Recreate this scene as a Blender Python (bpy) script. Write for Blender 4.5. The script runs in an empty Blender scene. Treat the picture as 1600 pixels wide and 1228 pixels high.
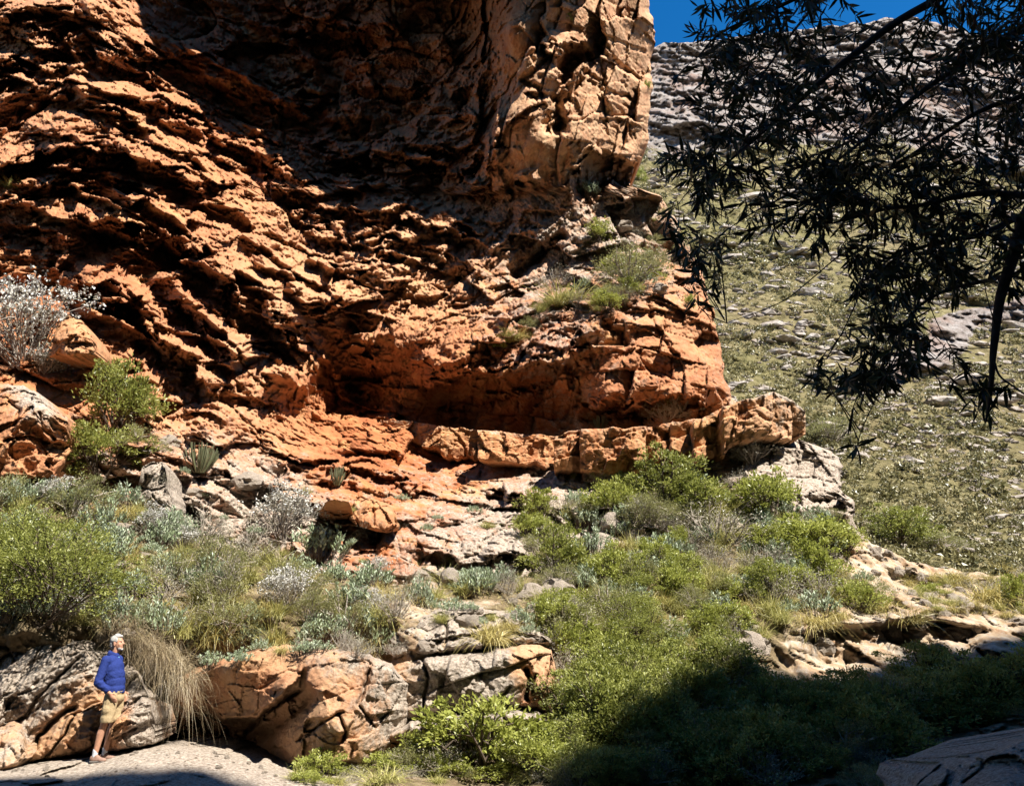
import bpy, bmesh, math, random, time
import numpy as np
from mathutils import Vector, Matrix, Euler, Quaternion

T0 = time.time()
SC = bpy.context.scene
COL = SC.collection
random.seed(7)
RNG = np.random.default_rng(11)

# ------------------------------------------------------------------ camera, sky, sun, exposure
PITCH = math.radians(17.7)
FOC = 1209.0
CAMZ = 1.7
cam_data = bpy.data.cameras.new("camera")
cam_data.sensor_width = 36.0
cam_data.lens = FOC / 1600.0 * 36.0
cam_data.clip_start = 0.1
cam_data.clip_end = 6000.0
cam = bpy.data.objects.new("camera", cam_data)
cam.location = (0, 0, CAMZ)
cam.rotation_euler = (math.pi / 2 + PITCH, 0, 0)
COL.objects.link(cam)
SC.camera = cam

SUN = Vector((0.40, -0.37, 0.84)).normalized()          # direction towards the sun
world = bpy.data.worlds.new("World")
SC.world = world
world.use_nodes = True
wn = world.node_tree
bgn = wn.nodes["Background"]
sky = wn.nodes.new("ShaderNodeTexSky")
sky.sky_type = 'NISHITA'
sky.sun_disc = False
sky.sun_elevation = math.asin(SUN.z)
sky.sun_rotation = math.atan2(SUN.x, SUN.y)
sky.altitude = 700
sky.air_density = 1.0
sky.dust_density = 0.2
sky.ozone_density = 4.0
hsv = wn.nodes.new("ShaderNodeHueSaturation")
hsv.inputs["Saturation"].default_value = 1.35
wn.links.new(sky.outputs[0], hsv.inputs["Color"])
wn.links.new(hsv.outputs[0], bgn.inputs[0])
bgn.inputs[1].default_value = 0.078

sun_data = bpy.data.lights.new("sun", 'SUN')
sun_data.energy = 5.0
sun_data.angle = math.radians(0.5)
sun_data.color = (1.0, 0.95, 0.86)
sun = bpy.data.objects.new("sun", sun_data)
sun.rotation_euler = SUN.to_track_quat('Z', 'Y').to_euler()
sun.location = (10, -20, 60)
COL.objects.link(sun)

SC.view_settings.view_transform = 'Standard'
SC.view_settings.look = 'None'
SC.view_settings.exposure = 1.28
SC.view_settings.gamma = 1.0
SC.view_settings.use_curve_mapping = False
SC.render.engine = 'CYCLES'
SC.cycles.max_bounces = 5
SC.cycles.diffuse_bounces = 1
SC.cycles.transparent_max_bounces = 4

CP, SP = math.cos(PITCH), math.sin(PITCH)


def W(px, py, y):
    """World points on the sight lines of photo pixels, at world distance y (arrays or numbers)."""
    a = (np.asarray(px, dtype=np.float64) - 800.0) / FOC
    b = -(np.asarray(py, dtype=np.float64) - 614.0) / FOC
    dy = CP - b * SP
    dz = SP + b * CP
    t = y / dy
    return np.stack([a * t, dy * t, dz * t + CAMZ], axis=-1)


def PXY(p):
    """Photo pixel of a world point."""
    x, y, z = p[0], p[1], p[2] - CAMZ
    f = y * CP + z * SP
    u = -y * SP + z * CP
    return 800 + FOC * x / f, 614 - FOC * u / f


# ------------------------------------------------------------------ noise (numpy)
def _hash(ix, iy, iz, seed):
    h = (ix.astype(np.uint32) * np.uint32(374761393)) ^ (iy.astype(np.uint32) * np.uint32(668265263)) ^ (iz.astype(np.uint32) * np.uint32(2246822519)) ^ np.uint32((seed * 3266489917) & 0xffffffff)
    h ^= h >> np.uint32(15)
    h *= np.uint32(2246822519)
    h ^= h >> np.uint32(13)
    h *= np.uint32(3266489917)
    h ^= h >> np.uint32(16)
    return h


_G = np.array([[1, 1, 0], [-1, 1, 0], [1, -1, 0], [-1, -1, 0], [1, 0, 1], [-1, 0, 1], [1, 0, -1], [-1, 0, -1],
               [0, 1, 1], [0, -1, 1], [0, 1, -1], [0, -1, -1], [1, 1, 0], [-1, 1, 0], [0, -1, 1], [0, -1, -1]], dtype=np.float32)


def perlin(p, seed=0):
    p = np.asarray(p, dtype=np.float32)
    shp = p.shape[:-1]
    p = p.reshape(-1, 3)
    i = np.floor(p).astype(np.int32)
    f = p - i
    w = f * f * f * (f * (f * 6 - 15) + 10)
    res = np.zeros(len(p), dtype=np.float32)
    for dx in (0, 1):
        wx = w[:, 0] if dx else 1 - w[:, 0]
        for dy in (0, 1):
            wy = w[:, 1] if dy else 1 - w[:, 1]
            for dz in (0, 1):
                wz = w[:, 2] if dz else 1 - w[:, 2]
                g = _G[_hash(i[:, 0] + dx, i[:, 1] + dy, i[:, 2] + dz, seed) & np.uint32(15)]
                res += wx * wy * wz * (g[:, 0] * (f[:, 0] - dx) + g[:, 1] * (f[:, 1] - dy) + g[:, 2] * (f[:, 2] - dz))
    return res.reshape(shp)


def fbm(p, octv=4, seed=0, gain=0.5):
    a, s, tot = 1.0, 0.0, 0.0
    q = np.asarray(p, dtype=np.float32)
    for o in range(octv):
        s = s + a * perlin(q, seed + o * 17)
        tot += a
        a *= gain
        q = q * 2.03 + 3.7
    return s / tot


def ridged(p, octv=4, seed=0, gain=0.5):
    a, s, tot = 1.0, 0.0, 0.0
    q = np.asarray(p, dtype=np.float32)
    for o in range(octv):
        n = 1.0 - np.abs(perlin(q, seed + o * 31)) * 2.2
        s = s + a * n * np.abs(n)
        tot += a
        a *= gain
        q = q * 2.07 + 1.3
    return s / tot


def worley(p, seed=0):
    """F1, F2, the vector from the nearest cell point, and the hash of that cell."""
    p = np.asarray(p, dtype=np.float32)
    shp = p.shape[:-1]
    p = p.reshape(-1, 3)
    n = len(p)
    i = np.floor(p).astype(np.int32)
    f1 = np.full(n, 9.0, np.float32)
    f2 = np.full(n, 9.0, np.float32)
    vec = np.zeros((n, 3), np.float32)
    cid = np.zeros(n, np.uint32)
    K = np.float32(1 / 1023.0)
    for dx in (-1, 0, 1):
        for dy in (-1, 0, 1):
            for dz in (-1, 0, 1):
                c = i + np.array([dx, dy, dz], np.int32)
                h = _hash(c[:, 0], c[:, 1], c[:, 2], seed)
                o = np.stack([(h & np.uint32(1023)), ((h >> np.uint32(10)) & np.uint32(1023)), ((h >> np.uint32(20)) & np.uint32(1023))], -1).astype(np.float32) * K
                d = p - (c + o)
                dd = np.einsum('ij,ij->i', d, d)
                m = dd < f1
                f2 = np.where(m, f1, np.minimum(f2, dd))
                vec[m] = d[m]
                cid[m] = h[m]
                f1 = np.where(m, dd, f1)
    return (np.sqrt(f1).reshape(shp), np.sqrt(f2).reshape(shp), vec.reshape(shp + (3,)), cid.reshape(shp))


def cellrand(cid, k):
    h = cid * np.uint32(2654435761) + np.uint32((k * 40503 * 65537) & 0xffffffff)
    h ^= h >> np.uint32(15)
    h *= np.uint32(2246822519)
    h ^= h >> np.uint32(13)
    return (h & np.uint32(0xffff)).astype(np.float32) / 65535.0


def facets(p, seed, tilt=0.8, step=0.5):
    """Blocky broken rock: every cell is a tilted plane with its own offset. Returns offset and edge distance."""
    f1, f2, v, c = worley(p, seed)
    t = np.stack([cellrand(c, 1) - 0.5, cellrand(c, 2) - 0.5, cellrand(c, 3) - 0.5], -1) * 2 * tilt
    off = (t * v).sum(-1) + (cellrand(c, 4) - 0.5) * 2 * step
    return off, f2 - f1, c


def joints(P, wx, wz, slant, seed, tilt=0.25, step=0.3, warp=0.25):
    """Jointed rock: courses along the bedding, split by cross joints into blocks, each face tilted and set back by its own amount."""
    w = fbm(P * 0.45 + seed, 3, seed) * warp * 2.2
    zz = (P[..., 2] + P[..., 0] * slant) / wz + w
    row = np.floor(zz)
    fz = zz - row
    rw = row.astype(np.int32)
    h = _hash(rw, rw * 0, rw * 0 + 7, seed)
    xx = (P[..., 0] - P[..., 2] * 0.22) / (wx * (0.7 + 0.8 * cellrand(h, 2))) + cellrand(h, 1) * 9 + w * .6
    col = np.floor(xx)
    fx = xx - col
    c = _hash(rw, col.astype(np.int32), rw * 0 + 3, seed)
    off = (cellrand(c, 1) - .5) * 2 * step + (fx - .5) * (cellrand(c, 2) - .25) * 2 * tilt + (fz - .5) * (cellrand(c, 3) - .6) * 2 * tilt
    ed = np.minimum(np.minimum(fz, 1 - fz) * wz, np.minimum(fx, 1 - fx) * wx)
    return off, ed, c


def smoothstep(a, b, x):
    t = np.clip((x - a) / (b - a), 0, 1)
    return t * t * (3 - 2 * t)


# ------------------------------------------------------------------ sketching tools for rock faces
class TPS:
    """Smooth surface through scattered control values."""
    def __init__(self, pts, sc=1 / 300.0, lam=1e-3):
        a = np.array(pts, dtype=np.float64)
        self.x = a[:, :2] * sc
        self.sc = sc
        n = len(a)
        d = np.linalg.norm(self.x[:, None] - self.x[None], axis=-1)
        K = self.k(d) + lam * np.eye(n)
        P = np.concatenate([np.ones((n, 1)), self.x], 1)
        A = np.block([[K, P], [P.T, np.zeros((3, 3))]])
        self.w = np.linalg.solve(A, np.concatenate([a[:, 2], np.zeros(3)]))

    @staticmethod
    def k(d):
        return np.where(d > 1e-9, d * d * np.log(np.maximum(d, 1e-9)), 0)

    def __call__(self, px, py):
        shp = px.shape
        q = np.stack([px.ravel(), py.ravel()], -1) * self.sc
        out = np.empty(len(q))
        for s in range(0, len(q), 60000):
            qq = q[s:s + 60000]
            d = np.linalg.norm(qq[:, None] - self.x[None], axis=-1)
            out[s:s + 60000] = self.k(d) @ self.w[:-3] + self.w[-3] + qq @ self.w[-2:]
        return out.reshape(shp)


def poly_dist(px, py, pts):
    """Signed distance to an open polyline running left to right (positive below it) and position along it 0..1."""
    best = np.full(px.shape, 1e9)
    sgn = np.ones(px.shape)
    al = np.zeros(px.shape)
    L = [0.0]
    for a, b in zip(pts[:-1], pts[1:]):
        L.append(L[-1] + math.hypot(b[0] - a[0], b[1] - a[1]))
    for k, (a, b) in enumerate(zip(pts[:-1], pts[1:])):
        dx, dy = b[0] - a[0], b[1] - a[1]
        l2 = dx * dx + dy * dy
        t = ((px - a[0]) * dx + (py - a[1]) * dy) / l2
        tc = np.clip(t, 0, 1)
        ex, ey = px - (a[0] + tc * dx), py - (a[1] + tc * dy)
        d = np.hypot(ex, ey)
        m = d < best
        best = np.where(m, d, best)
        sgn = np.where(m, np.sign(dx * (py - a[1]) - dy * (px - a[0])), sgn)
        al = np.where(m, (L[k] + tc * math.sqrt(l2)) / L[-1], al)
    return best * sgn, al


def overhang(px, py, pts, A, B, wu, wd, jit=None):
    """A ledge along a polyline: rock swells towards the viewer above it and is undercut below it."""
    x0, x1 = min(p[0] for p in pts), max(p[0] for p in pts)
    y0, y1 = min(p[1] for p in pts), max(p[1] for p in pts)
    R = 5 * max(wu, wd)
    m = (px > x0 - R) & (px < x1 + R) & (py > y0 - R) & (py < y1 + R)
    out = np.zeros(px.shape)
    if not m.any():
        return out
    t, al = poly_dist(px[m], py[m], pts)
    if jit is not None:
        t = t + jit[m]
    end = smoothstep(0, 0.16, al) * smoothstep(0, 0.16, 1 - al)
    up = -A * np.exp(np.minimum(t, 0) / wu)
    q = np.clip(t / wd, 0, None)
    dn = B * np.where(q < 1, 0.55 * np.minimum(q / 0.16, 1) + 0.45 * q, np.exp(-np.clip(q - 1, 0, 30) / 0.35))
    v = np.where(t < 0, up, dn - A * np.exp(-np.clip(t, 0, None) / 3.0))
    out[m] = v * end
    return out


def crack(px, py, pts, B, w, jit=None):
    t, al = poly_dist(px, py, pts)
    if jit is not None:
        t = t + jit
    end = smoothstep(0, 0.12, al) * smoothstep(0, 0.12, 1 - al)
    return B * np.exp(-(t / w) ** 2) * end


def grid_faces(nv, nu, flip=False):
    i = np.arange(nv * nu).reshape(nv, nu)
    a, b, c, d = i[:-1, :-1], i[:-1, 1:], i[1:, 1:], i[1:, :-1]
    f = np.stack([a, d, c, b], -1) if not flip else np.stack([a, b, c, d], -1)
    return f.reshape(-1, 4)


def mesh_np(name, verts, faces, smooth=True):
    me = bpy.data.meshes.new(name)
    v = np.ascontiguousarray(verts, dtype=np.float32).reshape(-1, 3)
    f = np.ascontiguousarray(faces, dtype=np.int32)
    k = f.shape[1]
    me.vertices.add(len(v))
    me.vertices.foreach_set("co", v.ravel())
    me.loops.add(f.size)
    me.loops.foreach_set("vertex_index", f.ravel())
    me.polygons.add(len(f))
    me.polygons.foreach_set("loop_start", np.arange(0, f.size, k, dtype=np.int32))
    me.polygons.foreach_set("loop_total", np.full(len(f), k, dtype=np.int32))
    me.polygons.foreach_set("use_smooth", np.full(len(f), smooth))
    me.update(calc_edges=True)
    me.validate()
    return me


def attr(me, name, vals):
    a = me.attributes.new(name, 'FLOAT', 'POINT')
    a.data.foreach_set("value", np.ascontiguousarray(vals, dtype=np.float32).ravel())


def link(name, me, mat=None, parent=None, label=None, cat=None, group=None, kind=None):
    o = bpy.data.objects.new(name, me)
    if mat is not None and me is not None and len(me.materials) == 0:
        for m in (mat if isinstance(mat, (list, tuple)) else [mat]):
            me.materials.append(m)
    COL.objects.link(o)
    if parent is not None:
        o.parent = parent
    for k, v in (("label", label), ("category", cat), ("group", group), ("kind", kind)):
        if v:
            o[k] = v
    return o


def sheet(name, P, mat, thick=3.0, attrs=None, shrink=(0.985, 0.94), **kw):
    """A rock face given as a grid of points (rows from top to bottom), closed behind into a solid."""
    nv, nu = P.shape[:2]
    verts = P.reshape(-1, 3)
    faces = grid_faces(nv, nu)
    idx = np.arange(nv * nu).reshape(nv, nu)
    ring = np.concatenate([idx[0, :], idx[1:, -1], idx[-1, -2::-1], idx[-2:0:-1, 0]])
    rp = verts[ring]
    cen = rp.mean(0)
    allv = [verts]
    base = ring
    n0 = len(verts)
    fcs = [faces]
    for k, (s, dy) in enumerate(((shrink[0], 0.35), (shrink[1], 1.0))):
        q = cen + (rp - cen) * np.array([s, 1, s])
        q[:, 1] = rp[:, 1] + thick * dy
        q[:, 1] = np.maximum(q[:, 1], rp[:, 1] + 0.05)
        new = np.arange(len(ring)) + n0
        n0 += len(ring)
        allv.append(q)
        fcs.append(np.stack([base, np.roll(base, -1), np.roll(new, -1), new], -1))
        base = new
    cv = np.array([[cen[0], rp[:, 1].max() + thick, cen[2]]])
    allv.append(cv)
    fan = np.stack([base, np.roll(base, -1), np.full(len(base), n0), np.full(len(base), n0)], -1)[:, :3]
    V = np.concatenate(allv)
    me = mesh_np(name, V, np.concatenate(fcs))
    # fan triangles as a second pass (kept as degenerate-free quads by splitting the ring in pairs)
    bm = bmesh.new(); bm.from_mesh(me); bm.verts.ensure_lookup_table()
    for a, b, c in fan:
        try:
            bm.faces.new((bm.verts[a], bm.verts[b], bm.verts[c]))
        except ValueError:
            pass
    bm.to_mesh(me); bm.free()
    for k, v in (attrs or {}).items():
        vv = np.zeros(len(V), np.float32)
        vv[:nv * nu] = np.asarray(v).ravel()
        vv[nv * nu:] = float(np.mean(v))
        attr(me, k, vv)
    return link(name, me, mat, **kw)


# ------------------------------------------------------------------ materials
class NT:
    def __init__(self, name):
        self.m = bpy.data.materials.new(name)
        self.m.use_nodes = True
        self.t = self.m.node_tree
        self.b = self.t.nodes["Principled BSDF"]
        self.out = self.t.nodes["Material Output"]

    def n(self, typ, **kw):
        nd = self.t.nodes.new("ShaderNode" + typ)
        for k, v in kw.items():
            if k.startswith("i_"):
                key = k[2:]
                nd.inputs[int(key) if key.isdigit() else key.replace("_", " ")].default_value = v
            else:
                setattr(nd, k, v)
        return nd

    def l(self, a, b):
        self.t.links.new(a, b)

    def noise(self, scale, detail=4, rough=0.55, vec=None, dist=0.0):
        nd = self.n("TexNoise", i_Scale=scale, i_Detail=detail, i_Roughness=rough, i_Distortion=dist)
        if vec is not None:
            self.l(vec, nd.inputs["Vector"])
        return nd.outputs[0]

    def ramp(self, fac, stops):
        r = self.n("ValToRGB")
        el = r.color_ramp.elements
        while len(el) < len(stops):
            el.new(0.5)
        for e, (p, c) in zip(el, stops):
            e.position = p
            e.color = (*c, 1) if len(c) == 3 else c
        self.l(fac, r.inputs[0])
        return r.outputs[0]

    def mix(self, fac, a, b, mode='MIX'):
        nd = self.n("Mix", data_type='RGBA', blend_type=mode)
        for s, v in ((nd.inputs[0], fac), (nd.inputs[6], a), (nd.inputs[7], b)):
            if hasattr(v, "is_linked") or hasattr(v, "links"):
                self.l(v, s)
            elif isinstance(v, (int, float)):
                s.default_value = v
            else:
                s.default_value = (*v, 1)
        return nd.outputs[2]

    def math(self, op, a, b=0.0, c=None):
        nd = self.n("Math", operation=op)
        for k, v in enumerate((a, b) if c is None else (a, b, c)):
            if hasattr(v, "links"):
                self.l(v, nd.inputs[k])
            else:
                nd.inputs[k].default_value = v
        return nd.outputs[0]

    def attr(self, name):
        return self.n("Attribute", attribute_name=name).outputs["Fac"]

    def bump(self, h, strength=0.5, dist=0.05, normal=None):
        b = self.n("Bump", i_Strength=strength, i_Distance=dist)
        self.l(h, b.inputs["Height"])
        if normal is not None:
            self.l(normal, b.inputs["Normal"])
        return b.outputs[0]


def rock_material(name, deep, mid, pale, scale=1.0):
    t = NT(name)
    co = t.n("TexCoord").outputs["Object"]
    n1 = t.noise(0.35 * scale, 5, 0.6, co)
    n2 = t.noise(1.7 * scale, 6, 0.65, co, 0.4)
    n3 = t.noise(9.0 * scale, 5, 0.7, co)
    c = t.ramp(n2, [(0.30, deep), (0.50, mid), (0.68, pale)])
    c2 = t.ramp(n3, [(0.25, tuple(x * 0.62 for x in mid)), (0.55, mid), (0.8, tuple(min(1, x * 1.35) for x in pale))])
    c = t.mix(0.45, c, c2)
    # iron red and ochre patches
    c = t.mix(t.ramp(n1, [(0.48, (0, 0, 0)), (0.62, (0.6, 0.6, 0.6))]), c, (0.33, 0.105, 0.042))
    n4 = t.noise(0.6 * scale, 4, 0.6, t.n("Mapping").outputs[0] if False else co, 1.0)
    c = t.mix(t.ramp(n4, [(0.56, (0, 0, 0)), (0.68, (0.55, 0.55, 0.55))]), c, (0.52, 0.30, 0.12))
    # beds of different colour, and run-off streaks on the hard faces
    bd = t.attr("bed")
    bf = t.noise(1.0, 3, 0.6, None) if False else None
    cx = t.n("CombineXYZ"); t.l(t.math('ADD', bd, t.math('MULTIPLY', t.noise(0.8 * scale, 3, .6, co), 0.9)), cx.inputs[2])
    bn = t.n("TexNoise", i_Scale=1.35, i_Detail=3.0, i_Roughness=0.6); t.l(cx.outputs[0], bn.inputs["Vector"])
    c = t.mix(t.ramp(bn.outputs[0], [(0.40, (.62,) * 3), (0.52, (0,) * 3)]), c, (0.29, 0.085, 0.034))
    c = t.mix(t.ramp(bn.outputs[0], [(0.55, (0,) * 3), (0.68, (.6,) * 3)]), c, (0.52, 0.275, 0.115))
    mp = t.n("Mapping"); mp.inputs["Scale"].default_value = (2.6, 2.6, 0.22); t.l(co, mp.inputs["Vector"])
    sn = t.noise(1.6, 5, .65, mp.outputs[0])
    sm = t.attr("streak")
    c = t.mix(t.math('MULTIPLY', sm, t.ramp(sn, [(0.46, (0,) * 3), (0.6, (.75,) * 3)])), c, (0.63, 0.43, 0.25))
    c = t.mix(t.math('MULTIPLY', sm, t.ramp(sn, [(0.34, (.6,) * 3), (0.45, (0,) * 3)])), c, (0.30, 0.15, 0.08))
    # pale weathering given per vertex
    pl = t.attr("pale")
    pf = t.math('MULTIPLY', pl, t.ramp(t.noise(2.6 * scale, 5, 0.7, co), [(0.3, (0.25,) * 3), (0.6, (1,) * 3)]))
    c = t.mix(pf, c, (0.55, 0.33, 0.19))
    # grey lichen crust given per vertex, broken by noise
    gr = t.attr("grey")
    gn = t.ramp(t.math('ADD', t.math('MULTIPLY', gr, 0.75), t.math('MULTIPLY', t.noise(2.2 * scale, 6, 0.72, co), 0.75)), [(0.55, (0,) * 3), (0.74, (1,) * 3)])
    gcol = t.ramp(t.noise(14 * scale, 4, 0.7, co), [(0.33, (0.09, 0.075, 0.06)), (0.45, (0.28, 0.235, 0.19)), (0.62, (0.48, 0.425, 0.355))])
    c = t.mix(t.math('MULTIPLY', gn, 0.9), c, gcol)
    # black specks and desert varnish
    v = t.n("TexVoronoi", feature='F1', i_Scale=7.0 * scale)
    t.l(co, v.inputs["Vector"])
    t.l(c, t.b.inputs["Base Color"])
    t.b.inputs["Roughness"].default_value = 0.85
    t.b.inputs["Specular IOR Level"].default_value = 0.25
    h = t.math('ADD', t.math('MULTIPLY', t.noise(6 * scale, 8, 0.72, co), 0.75), t.math('MULTIPLY', v.outputs["Distance"], 0.35))
    nrm = t.bump(h, 0.75, 0.09)
    nrm = t.bump(t.noise(34 * scale, 4, 0.7, co), 0.5, 0.018, nrm)
    t.l(nrm, t.b.inputs["Normal"])
    return t.m


M_ROCK = rock_material("red_sandstone", (0.24, 0.064, 0.022), (0.385, 0.138, 0.050), (0.52, 0.255, 0.118))
M_ORANGE = rock_material("orange_sandstone", (0.29, 0.105, 0.036), (0.46, 0.205, 0.080), (0.61, 0.355, 0.175))
M_TAN = rock_material("tan_sandstone", (0.30, 0.14, 0.065), (0.43, 0.25, 0.13), (0.58, 0.40, 0.25), 1.6)


def soil_material(name, a, b, c2, sc=1.0):
    t = NT(name)
    co = t.n("TexCoord").outputs["Object"]
    c = t.ramp(t.noise(1.3 * sc, 7, 0.7, co), [(0.3, a), (0.5, b), (0.68, c2)])
    c = t.mix(t.ramp(t.noise(12 * sc, 5, 0.7, co), [(0.35, (0.6,) * 3), (0.65, (0,) * 3)]), c, tuple(x * 0.45 for x in a))
    t.l(c, t.b.inputs["Base Color"])
    t.b.inputs["Roughness"].default_value = 0.95
    t.b.inputs["Specular IOR Level"].default_value = 0.1
    t.l(t.bump(t.noise(16 * sc, 6, 0.75, co), 0.8, 0.08), t.b.inputs["Normal"])
    return t.m


M_SOIL = soil_material("dry_litter_soil", (0.10, 0.065, 0.035), (0.21, 0.145, 0.08), (0.36, 0.26, 0.16))
# ================================================================== THE CLIFF
def xi(rows, y):
    r = np.array(rows, dtype=float)
    return np.interp(y, r[:, 0], r[:, 1])


CLIFF_RIGHT = [(-600, 1045), (-300, 1035), (0, 1015), (30, 1021), (60, 1022), (95, 1017), (130, 1019), (180, 1014), (215, 1010), (246, 1006), (262, 990), (290, 985), (305, 1030),
               (350, 1062), (400, 1085), (440, 1102), (500, 1116), (560, 1130), (620, 1140), (655, 1180), (690, 1255), (705, 1300), (730, 1316), (765, 1313),
               (780, 1330), (830, 1340), (880, 1400), (980, 1420)]

CY = [(-150, -500, 27), (100, -500, 28), (400, -500, 30), (700, -500, 28), (900, -500, 25.0), (1030, -500, 26.4),
      (-150, -150, 25), (150, -150, 26.5), (400, -150, 30), (650, -150, 30), (740, -150, 29.5), (790, -150, 25.4), (900, -150, 25.4), (1020, -150, 27),
      (-150, 50, 23.5), (0, 50, 24), (150, 50, 25.2), (260, 50, 28), (400, 50, 30.5), (600, 50, 31), (690, 50, 31), (745, 50, 30), (788, 50, 25.3), (850, 50, 25.0), (930, 50, 26.2), (1010, 50, 28.0),
      (-150, 200, 22.8), (0, 200, 23.5), (150, 200, 24.2), (270, 200, 26), (350, 200, 28), (480, 200, 30.5), (620, 200, 30.5), (690, 190, 30.4), (745, 190, 29.4), (785, 200, 26.0), (870, 200, 25.4), (930, 180, 26.2), (1000, 200, 27.7),
      (0, 330, 22.6), (150, 330, 23.3), (300, 330, 25), (420, 330, 26.5), (560, 320, 28.4), (700, 340, 28.2), (800, 300, 27.3), (870, 270, 26.4),
      (900, 330, 28.0), (1000, 330, 28.3), (1060, 400, 28.5), (950, 420, 27.2), (850, 430, 27.5),
      (-150, 450, 20.5), (0, 450, 21.5), (150, 450, 22.6), (300, 450, 23.8), (430, 440, 26), (560, 450, 26.8), (700, 460, 27.4), (800, 480, 27.0), (900, 480, 25.9), (1000, 480, 25.8), (1080, 480, 26.5),
      (0, 600, 19.5), (150, 600, 21), (280, 580, 22.3), (400, 560, 23.2), (470, 590, 24.3), (550, 610, 28.2), (640, 605, 27.3), (590, 530, 26.0), (720, 545, 26.2), (800, 545, 25.9), (870, 535, 25.3), (760, 605, 26.9), (850, 600, 26.5), (900, 640, 26.9), (940, 570, 25.3), (960, 615, 25.0), (1040, 560, 25.0), (1120, 560, 26.0), (1045, 615, 24.9), (1120, 610, 25.6),
      (490, 650, 26), (560, 655, 26.5), (700, 655, 28.3), (860, 655, 28.3), (1000, 650, 27), (1120, 640, 26),
      (0, 730, 18), (130, 720, 19), (280, 700, 20.5), (420, 700, 22.3), (560, 700, 24), (700, 730, 25.6), (850, 740, 25.4), (1000, 740, 25), (1150, 720, 24.6), (1300, 740, 24.6),
      (0, 850, 16), (250, 800, 18.2), (400, 800, 19.5), (560, 800, 20.8), (700, 820, 21), (850, 820, 21.5), (1000, 800, 22.5), (1200, 790, 22.8), (1330, 800, 23.2),
      (0, 960, 16.2), (0, 760, 18), (400, 900, 18.2), (600, 930, 18.6), (800, 930, 19.2), (1000, 900, 21), (1300, 880, 23.5), (1400, 900, 24.5), (1400, 970, 24), (700, 1000, 19)]

LEDGES = [  # polyline, swell, undercut, width above, width below
    ([(-60, 90), (0, 95), (40, 85), (68, 106), (112, 112)], .4, .7, 30, 18),
    ([(20, 30), (80, 45), (130, 90), (150, 130)], .3, .45, 30, 14),
    ([(-80, 270), (0, 253), (60, 235), (113, 222), (144, 236), (200, 245), (240, 257), (290, 284), (345, 305)], .9, 1.2, 45, 30),
    ([(0, 290), (34, 284), (100, 290), (143, 294), (172, 288)], .35, .6, 20, 13),
    ([(210, 60), (240, 110), (245, 150)], .3, .5, 22, 14),
    ([(235, 150), (290, 160), (320, 175), (330, 200)], .5, .7, 18, 14),
    ([(330, 185), (345, 215), (395, 243), (440, 265), (470, 300)], .5, .6, 20, 16),
    ([(90, 318), (120, 328), (171, 345), (219, 342), (256, 376), (308, 410), (332, 434), (376, 468), (444, 509), (478, 543), (505, 600)], .7, 1.4, 40, 30),
    ([(0, 350), (60, 362), (110, 372), (150, 380)], .35, .5, 22, 14),
    ([(116, 427), (164, 458), (219, 465), (246, 537), (301, 567), (342, 632)], .5, .9, 30, 18),
    ([(250, 470), (300, 500), (345, 560), (380, 590)], .35, .6, 24, 14),
    ([(380, 440), (450, 500), (510, 520), (570, 548), (600, 600), (640, 622)], .3, .8, 40, 40),
    ([(400, 275), (470, 310), (560, 335), (640, 335), (720, 360), (780, 392)], .6, .7, 26, 16),
    ([(440, 330), (500, 372), (570, 380), (640, 395)], .4, .6, 22, 14),
    ([(560, 365), (640, 372), (720, 410)], .35, .5, 18, 12),
    ([(640, 250), (700, 235), (752, 245), (770, 300)], .4, .8, 26, 22),
    ([(700, 150), (740, 135), (752, 150)], .6, .7, 20, 20),
    ([(520, 420), (600, 440), (680, 470), (720, 440)], .3, .5, 24, 14),
    ([(640, 606), (700, 594), (766, 578), (838, 556), (893, 557), (905, 580)], 1.1, 1.0, 40, 40),
    ([(895, 640), (960, 634), (1050, 628), (1120, 625)], .4, 1.4, 22, 16),
    ([(880, 265), (905, 258), (930, 233), (965, 240), (1006, 252)], .3, 2.2, 40, 42),
    ([(840, 60), (870, 80), (905, 70), (935, 75)], .35, .8, 24, 22),
    ([(560, 120), (620, 150), (680, 130)], .5, .7, 40, 24),
    ([(330, 120), (420, 160), (520, 150)], .5, .7, 40, 24),
    ([(450, 60), (530, 40), (620, 60)], .5, .9, 40, 26),
    ([(480, 230), (560, 250), (640, 230)], .5, .7, 36, 22),
    ([(755, 770), (800, 776), (850, 772)], .25, 1.2, 24, 20),
    ([(500, 812), (560, 820), (604, 832)], .3, 1.3, 30, 26),
    ([(400, 778), (470, 782), (540, 796), (610, 800)], .4, .6, 22, 16),
    ([(420, 715), (500, 720), (580, 735), (640, 760), (700, 775)], .4, .5, 22, 14),
    ([(250, 770), (300, 790), (320, 820)], .4, .6, 20, 16),
    ([(640, 850), (720, 880), (790, 860), (850, 880)], .4, .6, 26, 16),
    ([(840, 790), (900, 800), (980, 790)], .3, .6, 20, 16),
    ([(1130, 770), (1190, 765), (1240, 775)], .2, .5, 18, 12),
    ([(1255, 778), (1290, 774), (1330, 770)], .1, .35, 12, 8),
]
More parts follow.
